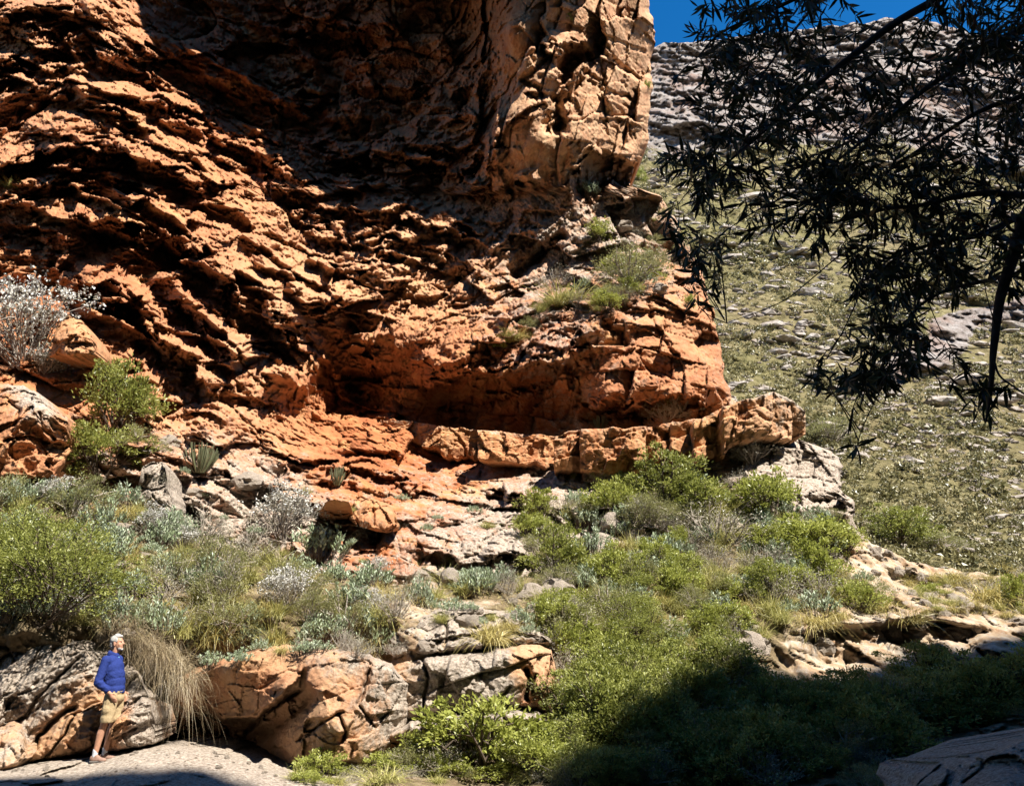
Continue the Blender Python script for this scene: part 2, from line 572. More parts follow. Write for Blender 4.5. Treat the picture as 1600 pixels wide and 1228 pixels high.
CRACKS = [
    ([(886, 359), (850, 395), (827, 412), (800, 440)][::-1], 1.0, 9),
    ([(900, 75), (890, 110), (872, 160), (868, 215)], 1.7, 13),
    ([(912, 60), (925, 95), (885, 170)], 0.6, 6),
    ([(845, 40), (850, 90), (815, 130)], .35, 4),
    ([(940, 20), (938, 120), (945, 220)], .25, 3),
    ([(905, 110), (960, 150), (1008, 165)], .3, 3.5),
    ([(930, 65), (960, 95), (1005, 130)], .35, 5),
    ([(810, 120), (840, 150), (880, 155)], .4, 5),
    ([(980, 60), (978, 130), (985, 230)], .18, 3),
    ([(570, 690), (610, 720), (690, 742)], .3, 5),
    ([(660, 830), (720, 815), (770, 800)], .3, 4),
    ([(640, 870), (700, 890), (760, 850), (800, 815)], .35, 4),
    ([(1010, 460), (1030, 520), (1060, 560)], .3, 4),
    ([(935, 500), (970, 520), (985, 560)], .4, 6),
    ([(893, 557), (900, 600), (912, 640)], .5, 7),
]


def strata_drop(px):
    return np.interp(px, [-150, 0, 100, 200, 300, 400, 500, 580, 680, 800, 950, 1100, 1300],
                     [-30, 0, 28, 92, 172, 256, 330, 362, 368, 335, 262, 215, 190])


def rock_relief(P, px, py, rough, block, seed=0, S=None):
    """Depth offsets (m, negative = towards the viewer) from world-space noise: broken beds, cleaved lumps, joints and facets."""
    wv = np.stack([fbm(P * 0.55 + 11, 4, seed + 1), fbm(P * 0.55 + 37, 4, seed + 2), fbm(P * 0.55 + 71, 4, seed + 3)], -1)
    Q = P + wv * 0.6
    out = np.zeros(px.shape)
    st = (S if S is not None else -P[..., 2] / 0.0225) * 0.0225        # metres down through the beds

    def saw(x, lip=0.8, pw=1.5):
        f = x - np.floor(x)
        return np.where(f < lip, (f / lip) ** pw, ((1 - f) / (1 - lip)) ** 2)
    m0 = smoothstep(-0.22, 0.22, fbm(P * 0.22 + 3, 2, seed + 4))
    m1 = smoothstep(-0.18, 0.22, fbm(P * 0.40 + 5, 2, seed + 6))
    m2 = smoothstep(-0.15, 0.20, fbm(P * 0.75 + 15, 3, seed + 8))
    m3 = smoothstep(-0.12, 0.20, fbm(P * 0.60 + 25, 3, seed + 18))
    wq = P + wv * 0.35
    o0, e0, c0 = facets(wq * np.array([0.27, 0.18, 0.36], np.float32), seed + 21, 0.9, 0.55)
    o1, e1, c1 = facets(wq * np.array([0.62, 0.45, 0.85], np.float32), seed + 12, 0.75, 0.5)
    o2, e2, c2 = facets(wq * np.array([1.6, 1.1, 2.2], np.float32), seed + 13, 0.75, 0.45)
    o3, e3, c3 = facets(P * 4.6 + wv, seed + 14, 0.7, 0.4)
    o4, e4, c4 = facets(P * 10.5 + wv * 2, seed + 24, 0.7, 0.4)
    # beds, their edges broken along the facets
    out -= rough * saw(st / 2.5 + o0 * .75 + o1 * .42 + o2 * .12 + fbm(P * 0.3, 3, seed + 5) * 0.9, 0.66, 1.2) * (0.45 + 1.05 * m0)
    out -= rough * saw(st / 0.95 + o1 * 1.0 + o2 * .55 + o3 * .15 + fbm(P * 0.6, 3, seed + 15) * 0.9, 0.68, 1.4) * (0.03 + 0.22 * m1)
    # cleaved lumps: facets drawn out along the cleavage
    ca, sa = math.cos(math.radians(48)), math.sin(math.radians(48))
    R = np.stack([(Q[..., 0] * ca + Q[..., 2] * sa) * 0.42, Q[..., 1] * 0.7, -Q[..., 0] * sa + Q[..., 2] * ca], -1).astype(np.float32)
    k1, ke1, _a = facets(R * 0.85, seed + 41, 0.95, 0.5)
    k2, ke2, _b = facets(R * 2.1 + 3, seed + 42, 0.95, 0.5)
    k3, ke3, _c = facets(R * 5.0 + 5, seed + 43, 0.9, 0.5)
    out += rough * (k1 * 0.52 * (.3 + .7 * m3) + k2 * 0.21 * (.3 + .7 * m1) + k3 * 0.11)
    out -= rough * (ridged(R * 0.7, 4, seed + 9, 0.55) - 0.3) * 0.26
    out -= rough * (ridged(R * 2.6 + 4, 3, seed + 10, 0.6) - 0.3) * 0.14 * m3
    # pits
    f1, f2, v, c = worley(Q * np.array([1.9, 1.2, 2.3], np.float32), seed + 11)
    out += rough * np.clip(0.42 - f1, 0, 1) * 1.1 * (cellrand(c, 9) > 0.66) * m2
    # broken blocks, clean planes meeting in edges
    bl = 0.40 + 0.60 * block
    out += bl * (o0 * 1.15 + o1 * 0.72 + o2 * 0.25 * (0.4 + 0.6 * m1) + o3 * 0.12) + o4 * .045
    PB = np.stack([P[..., 0], P[..., 1], -st], -1) + wv * .25
    oj, ej, cj = joints(PB, 1.25, 0.62, 0.0, seed + 33, .36, .22, .4)
    out += oj * (0.25 + 0.75 * m0) * (.5 + .4 * block) + 0.10 * np.exp(-(ej / .02) ** 2) * (cellrand(cj, 7) > .6)
    gap = (cellrand(c1, 7) > 0.55)
    out += block * (0.22 * np.exp(-(e1 / 0.03) ** 2) * gap + 0.06 * np.exp(-(e2 / 0.05) ** 2) * m2)
    # fine roughness everywhere
    out -= (0.25 + 0.55 * rough) * (ridged(Q * 5.5, 3, seed + 25, 0.6) - 0.3) * 0.065 * (0.3 + 0.7 * m2)
    out -= fbm(P * 11.0, 3, seed + 16) * 0.045
    return out


STEP = 1.7
rows = np.concatenate([np.linspace(-600, -60, 40), np.arange(-54, 960, STEP)])
us = np.linspace(0, 1, int(1420 / STEP))
PYg = np.repeat(rows[:, None], len(us), 1)
rgt = xi(CLIFF_RIGHT, rows)
rgt = rgt + fbm(np.stack([rows * 0.03, rows * 0, rows * 0], -1), 4, 5) * 16
LEFTX = -160.0
PXg = LEFTX + (rgt[:, None] - LEFTX) * us[None, :]

jit = fbm(np.stack([PXg / 26, PYg / 26, PXg * 0], -1), 4, 21, 0.65) * 16
Y0 = TPS(CY)(PXg, PYg)
PJ = W(PXg, PYg, Y0)
jf1, _e, _c = facets(PJ * np.array([.8, .5, 1.0]), 181, .8, .6)
jf2, _e, _c = facets(PJ * np.array([2.2, 1.4, 2.6]), 182, .8, .6)
jit = jit + jf1 * 12 + jf2 * 6
feat = np.zeros(PXg.shape)
for f in LEDGES:
    feat += overhang(PXg, PYg, f[0], f[1] * 1.35, f[2] * .85, f[3] * 1.15, f[4] * 1.0, jit=jit)
for f in CRACKS:
    feat += crack(PXg, PYg, *f, jit=jit * 0.5)
# round the free right-hand edge away from the viewer
edge = (rgt[:, None] - PXg)
feat += 0.6 * np.exp(-np.clip(edge, 0, None) / 5.0)

CR = TPS([(0, 100, 1), (400, 100, .5), (650, 100, .45), (500, 220, .5), (780, 200, .8), (860, 100, .12), (960, 100, .08), (1000, 200, .1), (860, 260, .7), (500, 350, 1), (700, 400, 1),
          (100, 350, 1), (350, 500, 1), (620, 560, .7), (800, 620, .25), (900, 560, .2), (1050, 540, .2), (950, 450, .3), (980, 340, .35), (550, 700, .6), (700, 740, .5),
          (800, 800, .3), (400, 760, .3), (200, 700, .4), (50, 680, .25), (700, 850, .2), (1000, 770, .3), (1280, 760, .35), (60, 480, .6), (0, 850, .3)])
rough = np.clip(CR(PXg, PYg), 0.05, 1.0)
block = np.clip(1.05 - rough, 0.12, 0.9)
P0 = W(PXg, PYg, Y0 + feat * 0.6)
S = PYg - strata_drop(PXg)
rel = rock_relief(P0, PXg, PYg, rough, block, 100, S)
smooth_face = smoothstep(770, 800, PXg - 14 * fbm(P0 * .6, 3, 170)) * smoothstep(300, 250, PYg)          # the hard, planar buttress
fo1, fe1, jc = joints(P0, 1.7, 2.6, -0.30, 171, .75, .40)
fo2, fe2, _c2 = joints(P0 + 5, 0.7, 1.0, -0.30, 172, .22, .14)
sel = (cellrand(jc, 8) > .5) * 1.0
rel = rel * (1 - 0.80 * smooth_face) + smooth_face * (fo1 + fo2 * (.35 + .65 * sel) + 0.22 * np.exp(-(fe1 / 0.03) ** 2))
# big broken blocks in the roof of the alcove
alc = smoothstep(240, 330, PXg) * smoothstep(790, 740, PXg) * smoothstep(350, 270, PYg)
wa = np.stack([fbm(P0 * .5 + q, 3, 191) for q in (1, 31, 61)], -1) * .5
fa1, ea1, _ca = facets((P0 + wa) * np.array([.36, .25, .45]), 192, .95, .55)
fa2, ea2, _cb = facets((P0 + wa) * np.array([.95, .6, 1.2]), 193, .9, .5)
rel = rel + alc * (fa1 * .95 + fa2 * .42 + .30 * np.exp(-(ea1 / .05) ** 2))
# jointed blocks on the right-hand outcrop and the pale foot of the cliff
jb = smoothstep(880, 960, PXg) * smoothstep(430, 480, PYg) + smoothstep(700, 760, PYg) * .8
jb = np.clip(jb + smoothstep(600, 660, PXg) * smoothstep(560, 590, PYg) * smoothstep(930, 880, PXg) * smoothstep(690, 660, PYg), 0, 1)
fo3, fe3, _c3 = joints(P0 + 2, 1.2, 1.0, 0.12, 173, .45, .30)
rel = rel * (1 - .45 * jb) + jb * (fo3 + .15 * np.exp(-(fe3 / .025) ** 2))
rel *= 1 - 0.5 * smoothstep(-60, -300, PYg)
Yc = Y0 + feat + rel
CLIFF_P = W(PXg, PYg, Yc)
GREY = TPS([(0, 100, 0), (500, 100, 0), (900, 100, .0), (980, 200, .1), (500, 400, .0), (900, 480, .35), (980, 370, .45), (800, 560, .3), (1080, 540, .12), (750, 650, 0), (500, 660, 0), (650, 720, .22),
            (830, 740, .42), (960, 770, .5), (720, 830, .45), (640, 790, .3), (600, 850, .3), (450, 750, .4), (300, 750, .4), (150, 720, .35), (50, 640, .2), (1150, 730, .45), (1290, 730, .95), (1300, 800, .75), (1000, 840, .7), (60, 850, .5), (800, 900, .6)])
PALE = TPS([(100, 80, .5), (250, 50, .3), (500, 100, .1), (850, 100, .8), (950, 120, .85), (970, 220, .9), (640, 420, .75), (560, 370, .6), (420, 540, .7), (330, 500, .4), (800, 380, .5),
            (100, 350, .3), (500, 600, .1), (800, 620, 0), (1060, 540, .35), (600, 720, 0), (640, 800, 0), (1280, 760, .3), (60, 700, .1), (860, 740, .15), (350, 700, .5)])
cliff = sheet("cliff", CLIFF_P, M_ROCK, thick=9.0,
              attrs={"grey": np.clip(GREY(PXg, PYg), 0, 1), "pale": np.clip(PALE(PXg, PYg), 0, 1), "bed": S * 0.0225 + fbm(P0 * .3, 3, 190) * 1.2, "streak": smooth_face}, kind="structure")
print("cliff", time.time() - T0)


def lookup_cliff_y(px, py):
    j = int(np.clip(np.searchsorted(rows, py), 0, len(rows) - 1))
    i = int(np.clip((px - LEFTX) / (rgt[j] - LEFTX) * (len(us) - 1), 0, len(us) - 1))
    return Yc[j, i]


# ------------------------------------------------------------------ the brow of the cliff above the picture, whose rim throws the big shade
BROW = [(150, -160), (185, -60), (205, -10), (232, 50), (250, 95), (300, 150), (335, 200), (395, 255), (450, 295), (500, 318), (560, 330), (640, 338), (700, 345), (745, 320), (775, 260)]
rim, back, top = [], [], []
bx = np.interp(np.linspace(0, len(BROW) - 1, 90), range(len(BROW)), [b[0] for b in BROW])
by = np.interp(np.linspace(0, len(BROW) - 1, 90), range(len(BROW)), [b[1] for b in BROW])
for k, (x, y) in enumerate(zip(bx, by)):
    jx = 9 * math.sin(k * 0.9) + 6 * math.sin(k * 2.3 + 1)
    p = W(x + jx, y + jx * 0.4, lookup_cliff_y(max(x, -100), max(y, -500)))
    t = 11.0
    while PXY(p + t * np.array(SUN))[1] > -190:
        t += 0.5
    rim.append(p + t * np.array(SUN))
rim = np.array(rim)
print("rim", rim[0], rim[45], rim[-1])
ringp = []
for d in ((1.5, 9.5, 3.0), (0.8, 5.0, 1.2), (0.2, 1.2, 0.1), (0, 0, 0), (0.1, -0.1, 0.8), (1.0, -0.3, 3.0), (2.5, 0.5, 6.0), (5, 3, 10), (6, 9, 12)):
    ringp.append(rim + np.array(d))
BP = np.stack(ringp, 0)
BP = BP + (fbm(BP * 0.5, 3, 77)[..., None]) * np.array([0.4, 0.4, 0.5]) * (np.arange(9) != 3)[:, None, None]
me = mesh_np("cliff_brow", BP.reshape(-1, 3), grid_faces(*BP.shape[:2]))
attr(me, "grey", np.zeros(BP.shape[:2])); attr(me, "pale", np.full(BP.shape[:2], .3))
link("cliff_brow", me, M_ROCK, parent=cliff)
# ================================================================== HILLSIDE BEHIND
HTOP = [(900, 90), (1000, 78), (1040, 68), (1090, 66), (1130, 62), (1190, 52), (1250, 48), (1300, 40), (1340, 38), (1380, 30), (1425, 29), (1460, 36), (1500, 48), (1560, 60), (1620, 66), (1800, 80), (2100, 90)]
hx = np.linspace(880, 2050, 430)
hv = np.linspace(0, 1, 420)
htop = np.interp(hx, [p[0] for p in HTOP], [p[1] for p in HTOP]) + fbm(np.stack([hx / 24, hx * 0, hx * 0], -1), 4, 3) * 9
HX = np.repeat(hx[None], len(hv), 0)
HY = htop[None] + (1010 - htop[None]) * hv[:, None]
HD = np.interp(HY, [30, 100, 180, 250, 300, 500, 700, 800, 850, 900, 1010], [150, 143, 132, 124, 116, 86, 60, 46, 39, 33, 27]) + (HX - 1350) * 0.012
HP = W(HX, HY, HD)
crag = smoothstep(270, 200, HY + fbm(HP * 0.03, 3, 41) * 130 - (HX - 1100) * 0.05)
band2 = smoothstep(40, 15, np.abs(HY - (560 - (HX - 1400) * 0.42) + fbm(HP * 0.06, 3, 42) * 60)) * smoothstep(1330, 1420, HX)
crag = np.clip(crag + 0.8 * band2, 0, 1)
st = (HP[..., 2] + HP[..., 0] * 0.12) / 6.0 + fbm(HP * 0.035, 5, 43, .6) * 3.2
fr = st - np.floor(st)
hrel = -crag * np.where(fr < 0.3, 1 - fr / 0.3, (fr - 0.3) / 0.7) * 3.0 * smoothstep(-.2, .3, fbm(HP * 0.04, 3, 143))
o, e, c = facets(HP * np.array([0.25, 0.15, 0.5], np.float32), 44, 0.5, 0.5)
hrel += crag * (o * 1.6 + np.exp(-(e / 0.08) ** 2) * 0.9)
o, e, c = facets(HP * np.array([0.7, 0.4, 1.2], np.float32), 45, 0.5, 0.5)
hrel += crag * o * 1.2
hrel -= fbm(HP * 0.05, 4, 46) * 7.0 * (1 - crag * 0.5) * smoothstep(25, 60, HD)
hrel += 2.6 * np.abs(np.sin((HP[..., 0] * 0.75 + HP[..., 2] * 0.9) * 0.085 + fbm(HP * 0.03, 3, 48) * 3)) * smoothstep(45, 80, HD)
hrel -= (ridged(HP * 0.45, 3, 47) - 0.3) * 0.9 * smoothstep(20, 70, HD)
HP = W(HX, HY, HD + hrel)


def hill_material():
    t = NT("hillside_scrub_and_rock")
    co = t.n("TexCoord").outputs["Object"]
    n1 = t.noise(0.07, 6, 0.65, co)
    n2 = t.noise(0.9, 6, 0.7, co)
    g = t.ramp(n2, [(0.3, (0.085, 0.068, 0.034)), (0.5, (0.225, 0.18, 0.09)), (0.68, (0.39, 0.315, 0.185))])
    g = t.mix(t.ramp(n1, [(0.4, (0, 0, 0)), (0.6, (0.6, 0.6, 0.6))]), g, t.ramp(n2, [(0.3, (0.085, 0.092, 0.028)), (0.6, (0.22, 0.20, 0.078))]))
    r = t.ramp(t.noise(0.55, 7, 0.7, co), [(0.32, (0.19, 0.145, 0.125)), (0.5, (0.32, 0.275, 0.245)), (0.66, (0.44, 0.40, 0.37))])
    r = t.mix(t.ramp(t.noise(0.12, 3, 0.6, co), [(0.5, (0, 0, 0)), (0.68, (0.6, 0.6, 0.6))]), r, (0.30, 0.17, 0.12))
    f = t.ramp(t.math('ADD', t.attr("crag"), t.math('MULTIPLY', t.math('SUBTRACT', t.noise(0.35, 6, 0.75, co), 0.5), 1.3)), [(0.36, (0,) * 3), (0.52, (1,) * 3)])
    c = t.mix(f, g, r)
    t.l(c, t.b.inputs["Base Color"])
    t.b.inputs["Roughness"].default_value = 0.95
    t.b.inputs["Specular IOR Level"].default_value = 0.1
    t.l(t.bump(t.noise(1.1, 7, 0.75, co), 0.9, 0.9), t.b.inputs["Normal"])
    return t.m


M_HILL = hill_material()
hill = sheet("hill", HP, M_HILL, thick=30, attrs={"crag": crag}, kind="structure")
print("hill", time.time() - T0)

# ================================================================== GROUND, BENCH AND RAVINE
gx = np.concatenate([[-2500, -800, -200], np.linspace(-60, 60, 100), [200, 800, 2500]])
gy = np.concatenate([[-1500, -400, -80], np.linspace(-30, 50, 70), [200, 900, 3500]])
GX, GY = np.meshgrid(gx, gy)
GZ = -0.9 + fbm(np.stack([GX * .25, GY * .25, GX * 0], -1), 3, 9) * 0.5
me = mesh_np("ground", np.stack([GX, GY, GZ], -1).reshape(-1, 3), grid_faces(*GX.shape, flip=True))
link("ground", me, M_SOIL, kind="structure")

BTOP = [(-160, 700), (0, 735), (120, 755), (200, 785), (260, 815), (330, 855), (420, 880), (520, 895), (620, 915), (700, 905), (820, 900), (900, 870), (1000, 850), (1130, 835),
        (1240, 826), (1340, 838), (1400, 866), (1450, 884), (1500, 892), (1600, 905), (1800, 925)]
bx_ = np.arange(-160, 1800, 3.2)
bv = np.linspace(0, 1, 190)
btop = np.interp(bx_, [p[0] for p in BTOP], [p[1] for p in BTOP]) + fbm(np.stack([bx_ / 40, bx_ * 0, bx_ * 0], -1), 3, 13) * 14
BX = np.repeat(bx_[None], len(bv), 0)
BY = btop[None] + (1330 - btop[None]) * bv[:, None]
SY = [(-160, 700, 16.5), (0, 735, 16.8), (200, 785, 17.2), (330, 855, 17.0), (520, 895, 17.2), (700, 905, 18.0), (900, 870, 20), (1130, 835, 21.5), (1340, 838, 22.6), (1500, 892, 22.6), (1600, 905, 22.5), (1800, 925, 22.5),
      (0, 900, 14.6), (200, 900, 15.0), (0, 990, 13.7), (200, 1000, 13.9), (350, 1010, 14.1), (500, 1000, 14.4), (450, 1060, 14.9), (650, 960, 15.3), (760, 990, 15.3), (870, 990, 16.0), (1000, 960, 17.3), (1200, 960, 17.6), (1400, 930, 20), (1440, 965, 18.8), (1600, 965, 19.5),
      (1240, 985, 17.2), (1250, 1050, 16.2), (1450, 985, 17.8), (1450, 1060, 16.4), (1600, 1060, 16.0),
      (0, 1100, 15.0), (200, 1100, 15.0), (100, 1190, 14.4), (330, 1100, 16.2), (350, 1150, 15.8), (400, 1190, 14.8), (520, 1205, 14.0), (600, 1150, 14.8), (600, 1200, 13.2), (700, 1170, 14.0), (760, 1090, 15.2), (870, 1100, 14.6), (1000, 1100, 14.6), (1150, 1100, 14.8), (1350, 1120, 14.6), (1600, 1130, 13.8),
      (0, 1330, 10.0), (300, 1330, 10.0), (600, 1330, 9.6), (900, 1330, 9.6), (1200, 1330, 9.6), (1600, 1330, 9.4), (600, 1228, 11.2), (900, 1228, 11.6), (1300, 1228, 11.6), (1800, 1330, 9.5)]
bd = TPS(SY)(BX, BY)
BPt = W(BX, BY, bd)
barerock = np.clip(TPS([(0, 800, 0), (400, 950, .1), (700, 950, .5), (760, 920, .3), (1000, 950, .15), (1200, 900, 0), (1380, 880, .9), (1450, 900, 1), (1500, 960, .8), (1300, 1000, .9), (1450, 1000, .9), (1250, 930, .1), (1550, 920, .4),
                        (900, 1100, .2), (600, 1220, .4), (1300, 1150, .2), (800, 1200, .3), (1600, 1000, .8), (200, 1000, .2)])(BX, BY), 0, 1)
brel = -fbm(BPt * 0.8, 4, 60) * 0.9
o, e, c = facets(BPt * np.array([0.9, 0.7, 1.3], np.float32), 61, .5, .45)
brel += barerock * (o * 0.9 + 0.08 * np.exp(-(e / 0.04) ** 2))
o, e, c = facets(BPt * np.array([2.6, 2., 3.4], np.float32), 62, .5, .45)
brel += (0.2 + barerock) * o * 0.2
brel -= (ridged(BPt * 4, 3, 63) - .3) * 0.1
brel += overhang(BX, BY, [(1235, 985), (1300, 975), (1370, 972), (1440, 960), (1560, 985)], 0.4, 1.1, 20, 60)
BPt = W(BX, BY, bd + brel)


def bench_material():
    t = NT("bench_soil_and_rock")
    co = t.n("TexCoord").outputs["Object"]
    s = t.ramp(t.noise(2.2, 7, 0.7, co), [(0.3, (0.09, 0.06, 0.03)), (0.5, (0.20, 0.15, 0.085)), (0.68, (0.36, 0.28, 0.17))])
    r = t.ramp(t.noise(2.4, 7, 0.7, co), [(0.33, (0.25, 0.14, 0.075)), (0.5, (0.42, 0.30, 0.19)), (0.64, (0.56, 0.47, 0.36))])
    r = t.mix(t.ramp(t.noise(5, 5, 0.7, co), [(0.5, (0,) * 3), (0.62, (.7,) * 3)]), r, t.ramp(t.noise(20, 4, .7, co), [(0.35, (0.10, 0.09, 0.085)), (0.6, (0.46, 0.42, 0.37))]))
    f = t.ramp(t.math('ADD', t.attr("bare"), t.math('MULTIPLY', t.math('SUBTRACT', t.noise(1.4, 5, 0.7, co), 0.5), 1.4)), [(0.36, (0,) * 3), (0.5, (1,) * 3)])
    t.l(t.mix(f, s, r), t.b.inputs["Base Color"])
    t.b.inputs["Roughness"].default_value = 0.92
    t.b.inputs["Specular IOR Level"].default_value = 0.15
    t.l(t.bump(t.noise(11, 8, 0.75, co), 0.85, 0.08), t.b.inputs["Normal"])
    return t.m


M_BENCH = bench_material()
bench = sheet("hillslope_terrain", BPt, M_BENCH, thick=4, attrs={"bare": barerock}, kind="structure")
print("bench", time.time() - T0)

# ================================================================== THE OTHER WALL OF THE GORGE (behind the camera; it throws the foreground shade)
EDGE = [(-6000, 1200, 10), (-2500, 1200, 11), (-700, 1200, 12.0), (-200, 1205, 11.6), (0, 1207, 11.5), (50, 1198, 11.6), (100, 1190, 11.7), (170, 1194, 11.65), (215, 1198, 11.6), (240, 1206, 11.4), (275, 1190, 11.7), (340, 1190, 11.7), (400, 1212, 11.1), (440, 1240, 10.7),
        (600, 1250, 10.8), (800, 1245, 11.2), (880, 1205, 12.0), (960, 1160, 13.0), (1040, 1115, 14.3), (1130, 1070, 15.3), (1200, 1050, 16.2), (1260, 1050, 16.2), (1310, 1040, 16.3), (1400, 1010, 17.3), (1436, 985, 18.0), (1480, 995, 18.0), (1560, 1005, 18.0), (1640, 970, 19.2),
        (1800, 960, 19.5), (2400, 960, 20), (4000, 960, 22)]
ex = np.array([W(a, b, c) for a, b, c in EDGE])
tt = np.linspace(0, len(EDGE) - 1, 420)
ep = np.stack([np.interp(tt, range(len(EDGE)), ex[:, k]) for k in range(3)], -1)
ep[:, 1] += fbm(np.stack([tt * 1.7, tt * 0, tt * 0], -1), 4, 97, .65) * .55 * smoothstep(12.0, 14.0, ep[:, 1])
s_ = np.array(SUN)


def gorge_wall(name, wally, pull, parent=None):
    e = ep - np.array([0, pull, 0])
    rimw = e + ((e[:, 1] - wally) / -s_[1])[:, None] * s_[None]
    lay = []
    for zf, dy in ((1.0, 0.0), (0.9, -0.2), (0.7, -0.6), (0.45, -0.2), (0.2, 0.4), (0.0, 1.0)):
        q = rimw.copy(); q[:, 2] = -1.5 + (rimw[:, 2] + 1.5) * zf; q[:, 1] += dy
        if zf < 1: q += fbm(q * 0.25, 3, 90)[:, None] * np.array([0, 1.2, 0])
        lay.append(q)
    topb = rimw.copy(); topb[:, 1] -= 6; topb[:, 2] += 0.5
    lay.insert(0, topb)
    WP = np.stack(lay, 0)
    me = mesh_np(name, WP.reshape(-1, 3), grid_faces(*WP.shape[:2], flip=True))
    attr(me, "grey", np.full(WP.shape[:2], .3)); attr(me, "pale", np.full(WP.shape[:2], .2))
    return link(name, me, M_ROCK, kind="structure", parent=parent)


# the near wall of the gorge behind the camera draws the shadow's edge; the unseen higher tier behind is added to block skylight
gw = gorge_wall("gorge_wall", -9.0, 0.0)
gorge_wall("sky_blocker_tier", -45.0, 3.0, gw)


def side_sky_blocker(name, xa, ya, xb, yb, h):
    """An unseen wall added at the side to cut the sky fill."""
    n = 60
    u = np.linspace(0, 1, n)
    lay = []
    for zf, lean in ((1.0, 3.0), (.8, 1.5), (.5, .6), (.2, 0), (0, -1)):
        q = np.stack([xa + (xb - xa) * u, ya + (yb - ya) * u, np.full(n, -1.5 + (h + 1.5) * zf)], -1)
        q[:, 0] += lean * (1 if xa > 0 else -1) + fbm(q * .2, 3, 95) * 1.5
        q[:, 2] += (fbm(q * .3, 3, 96) * 4) * zf
        lay.append(q)
    WP = np.stack(lay, 0)
    me = mesh_np(name, WP.reshape(-1, 3), grid_faces(*WP.shape[:2], flip=xa > 0))
    attr(me, "grey", np.full(WP.shape[:2], .3)); attr(me, "pale", np.full(WP.shape[:2], .2))
    return link(name, me, M_ROCK, kind="structure", parent=gw)


side_sky_blocker("side_sky_blocker", 48.0, -12.0, 50.0, 18.0, 40.0)  # added out of view on the right, to deepen shade by hiding low sky
# ================================================================== ROCKS
def rock_ribbon(name, top, bot, yfun, mat, nu, nv, seed, grey=0.3, pale=0.2, cracks=(), ledges=(), amp=1.0, rnd=0.7, thick=2.0, vpow=1.0, jag=4.0, rough=0.25, pre=None, **kw):
    """A rock with the outline of two curves (top and bottom, photo pixels) at its own distance, rounded at its edges and closed behind."""
    top = np.array(top, float); bot = np.array(bot, float)
    x0, x1 = top[0, 0], top[-1, 0]
    xs = np.linspace(x0, x1, nu)
    ty = np.interp(xs, top[:, 0], top[:, 1]) + fbm(np.stack([xs / 22, xs * 0 + seed, xs * 0], -1), 4, seed, .6) * jag * 2
    byy = np.interp(xs, bot[:, 0], bot[:, 1]) + fbm(np.stack([xs / 22, xs * 0 + seed, xs * 0 + 9], -1), 4, seed, .6) * jag * 2
    v = np.linspace(0, 1, nv) ** vpow
    px = np.repeat(xs[None], nv, 0)
    py = ty[None] + np.maximum(byy - ty, 2)[None] * v[:, None]
    V = np.repeat(v[:, None], nu, 1)
    U = np.repeat(np.linspace(0, 1, nu)[None], nv, 0)
    px = px + fbm(np.stack([py / 22, py * 0 + seed, px * 0 + 5], -1), 4, seed + 3, .6) * jag * 2 * (1 - smoothstep(0, 0.12, np.minimum(U, 1 - U)))
    Y = yfun(px, py) + np.zeros(px.shape)
    ed = np.minimum(np.minimum(V, 1 - V) * (byy - ty)[None], np.minimum(U, 1 - U) * (x1 - x0))
    Y = Y + rnd * np.exp(-ed / 4.5)
    jt = fbm(np.stack([px / 20, py / 20, px * 0 + seed], -1), 3, seed + 5) * 7
    for f in ledges:
        Y = Y + overhang(px, py, *f, jit=jt)
    for f in cracks:
        Y = Y + crack(px, py, f[0], f[1] * .75, f[2] * .55, jit=jt * 0.7)
    P = W(px, py, Y)
    k = amp
    wv = np.stack([fbm(P * 0.9 + 11, 3, seed + 1), fbm(P * 0.9 + 37, 3, seed + 2), fbm(P * 0.9 + 71, 3, seed + 3)], -1)
    o1, e1, c1 = facets(P * np.array([0.9, 0.7, 1.2]) + wv * .5, seed + 12, 0.7, 0.45)
    o2, e2, c2 = facets(P * np.array([2.6, 1.8, 3.2]) + wv * .9, seed + 13, 0.7, 0.45)
    o3, e3, c3 = facets(P * 7.5 + wv * 2, seed + 14, 0.7, 0.4)
    o0, e0, c0 = facets(P * np.array([0.45, 0.35, 0.6]) + wv * .3, seed + 22, 0.8, 0.4)
    rel = o0 * .40 + o1 * 0.36 + o2 * 0.15 + o3 * 0.045 - (ridged(P * 1.5 + wv, 4, seed + 15) - .3) * (.03 + rough * .30) - (ridged(P * 6, 3, seed + 16) - .3) * (.02 + .09 * rough) - fbm(P * 17, 3, seed + 17) * 0.024
    oj, ej, cj = joints(P, .95, .6, -.35, seed + 31, .30, .16)
    rel = rel * .8 + oj * .9 * kw.pop('jk', 1.0) + .055 * np.exp(-(ej / .014) ** 2) * (cellrand(cj, 7) > .4)
    P = W(px, py, Y + rel * k)
    g = grey(px, py) if callable(grey) else np.full(px.shape, grey)
    p = pale(px, py) if callable(pale) else np.full(px.shape, pale)
    return sheet(name, P, mat, thick=thick, attrs={"grey": np.clip(g, 0, 1), "pale": np.clip(p, 0, 1), "streak": np.full(px.shape, kw.pop("streak", 0.0))}, shrink=kw.pop('shrink', (0.93, 0.72)), **kw)


def plane_y(*pts):
    t = TPS(pts, lam=1e-4)
    return lambda px, py: t(px, py)


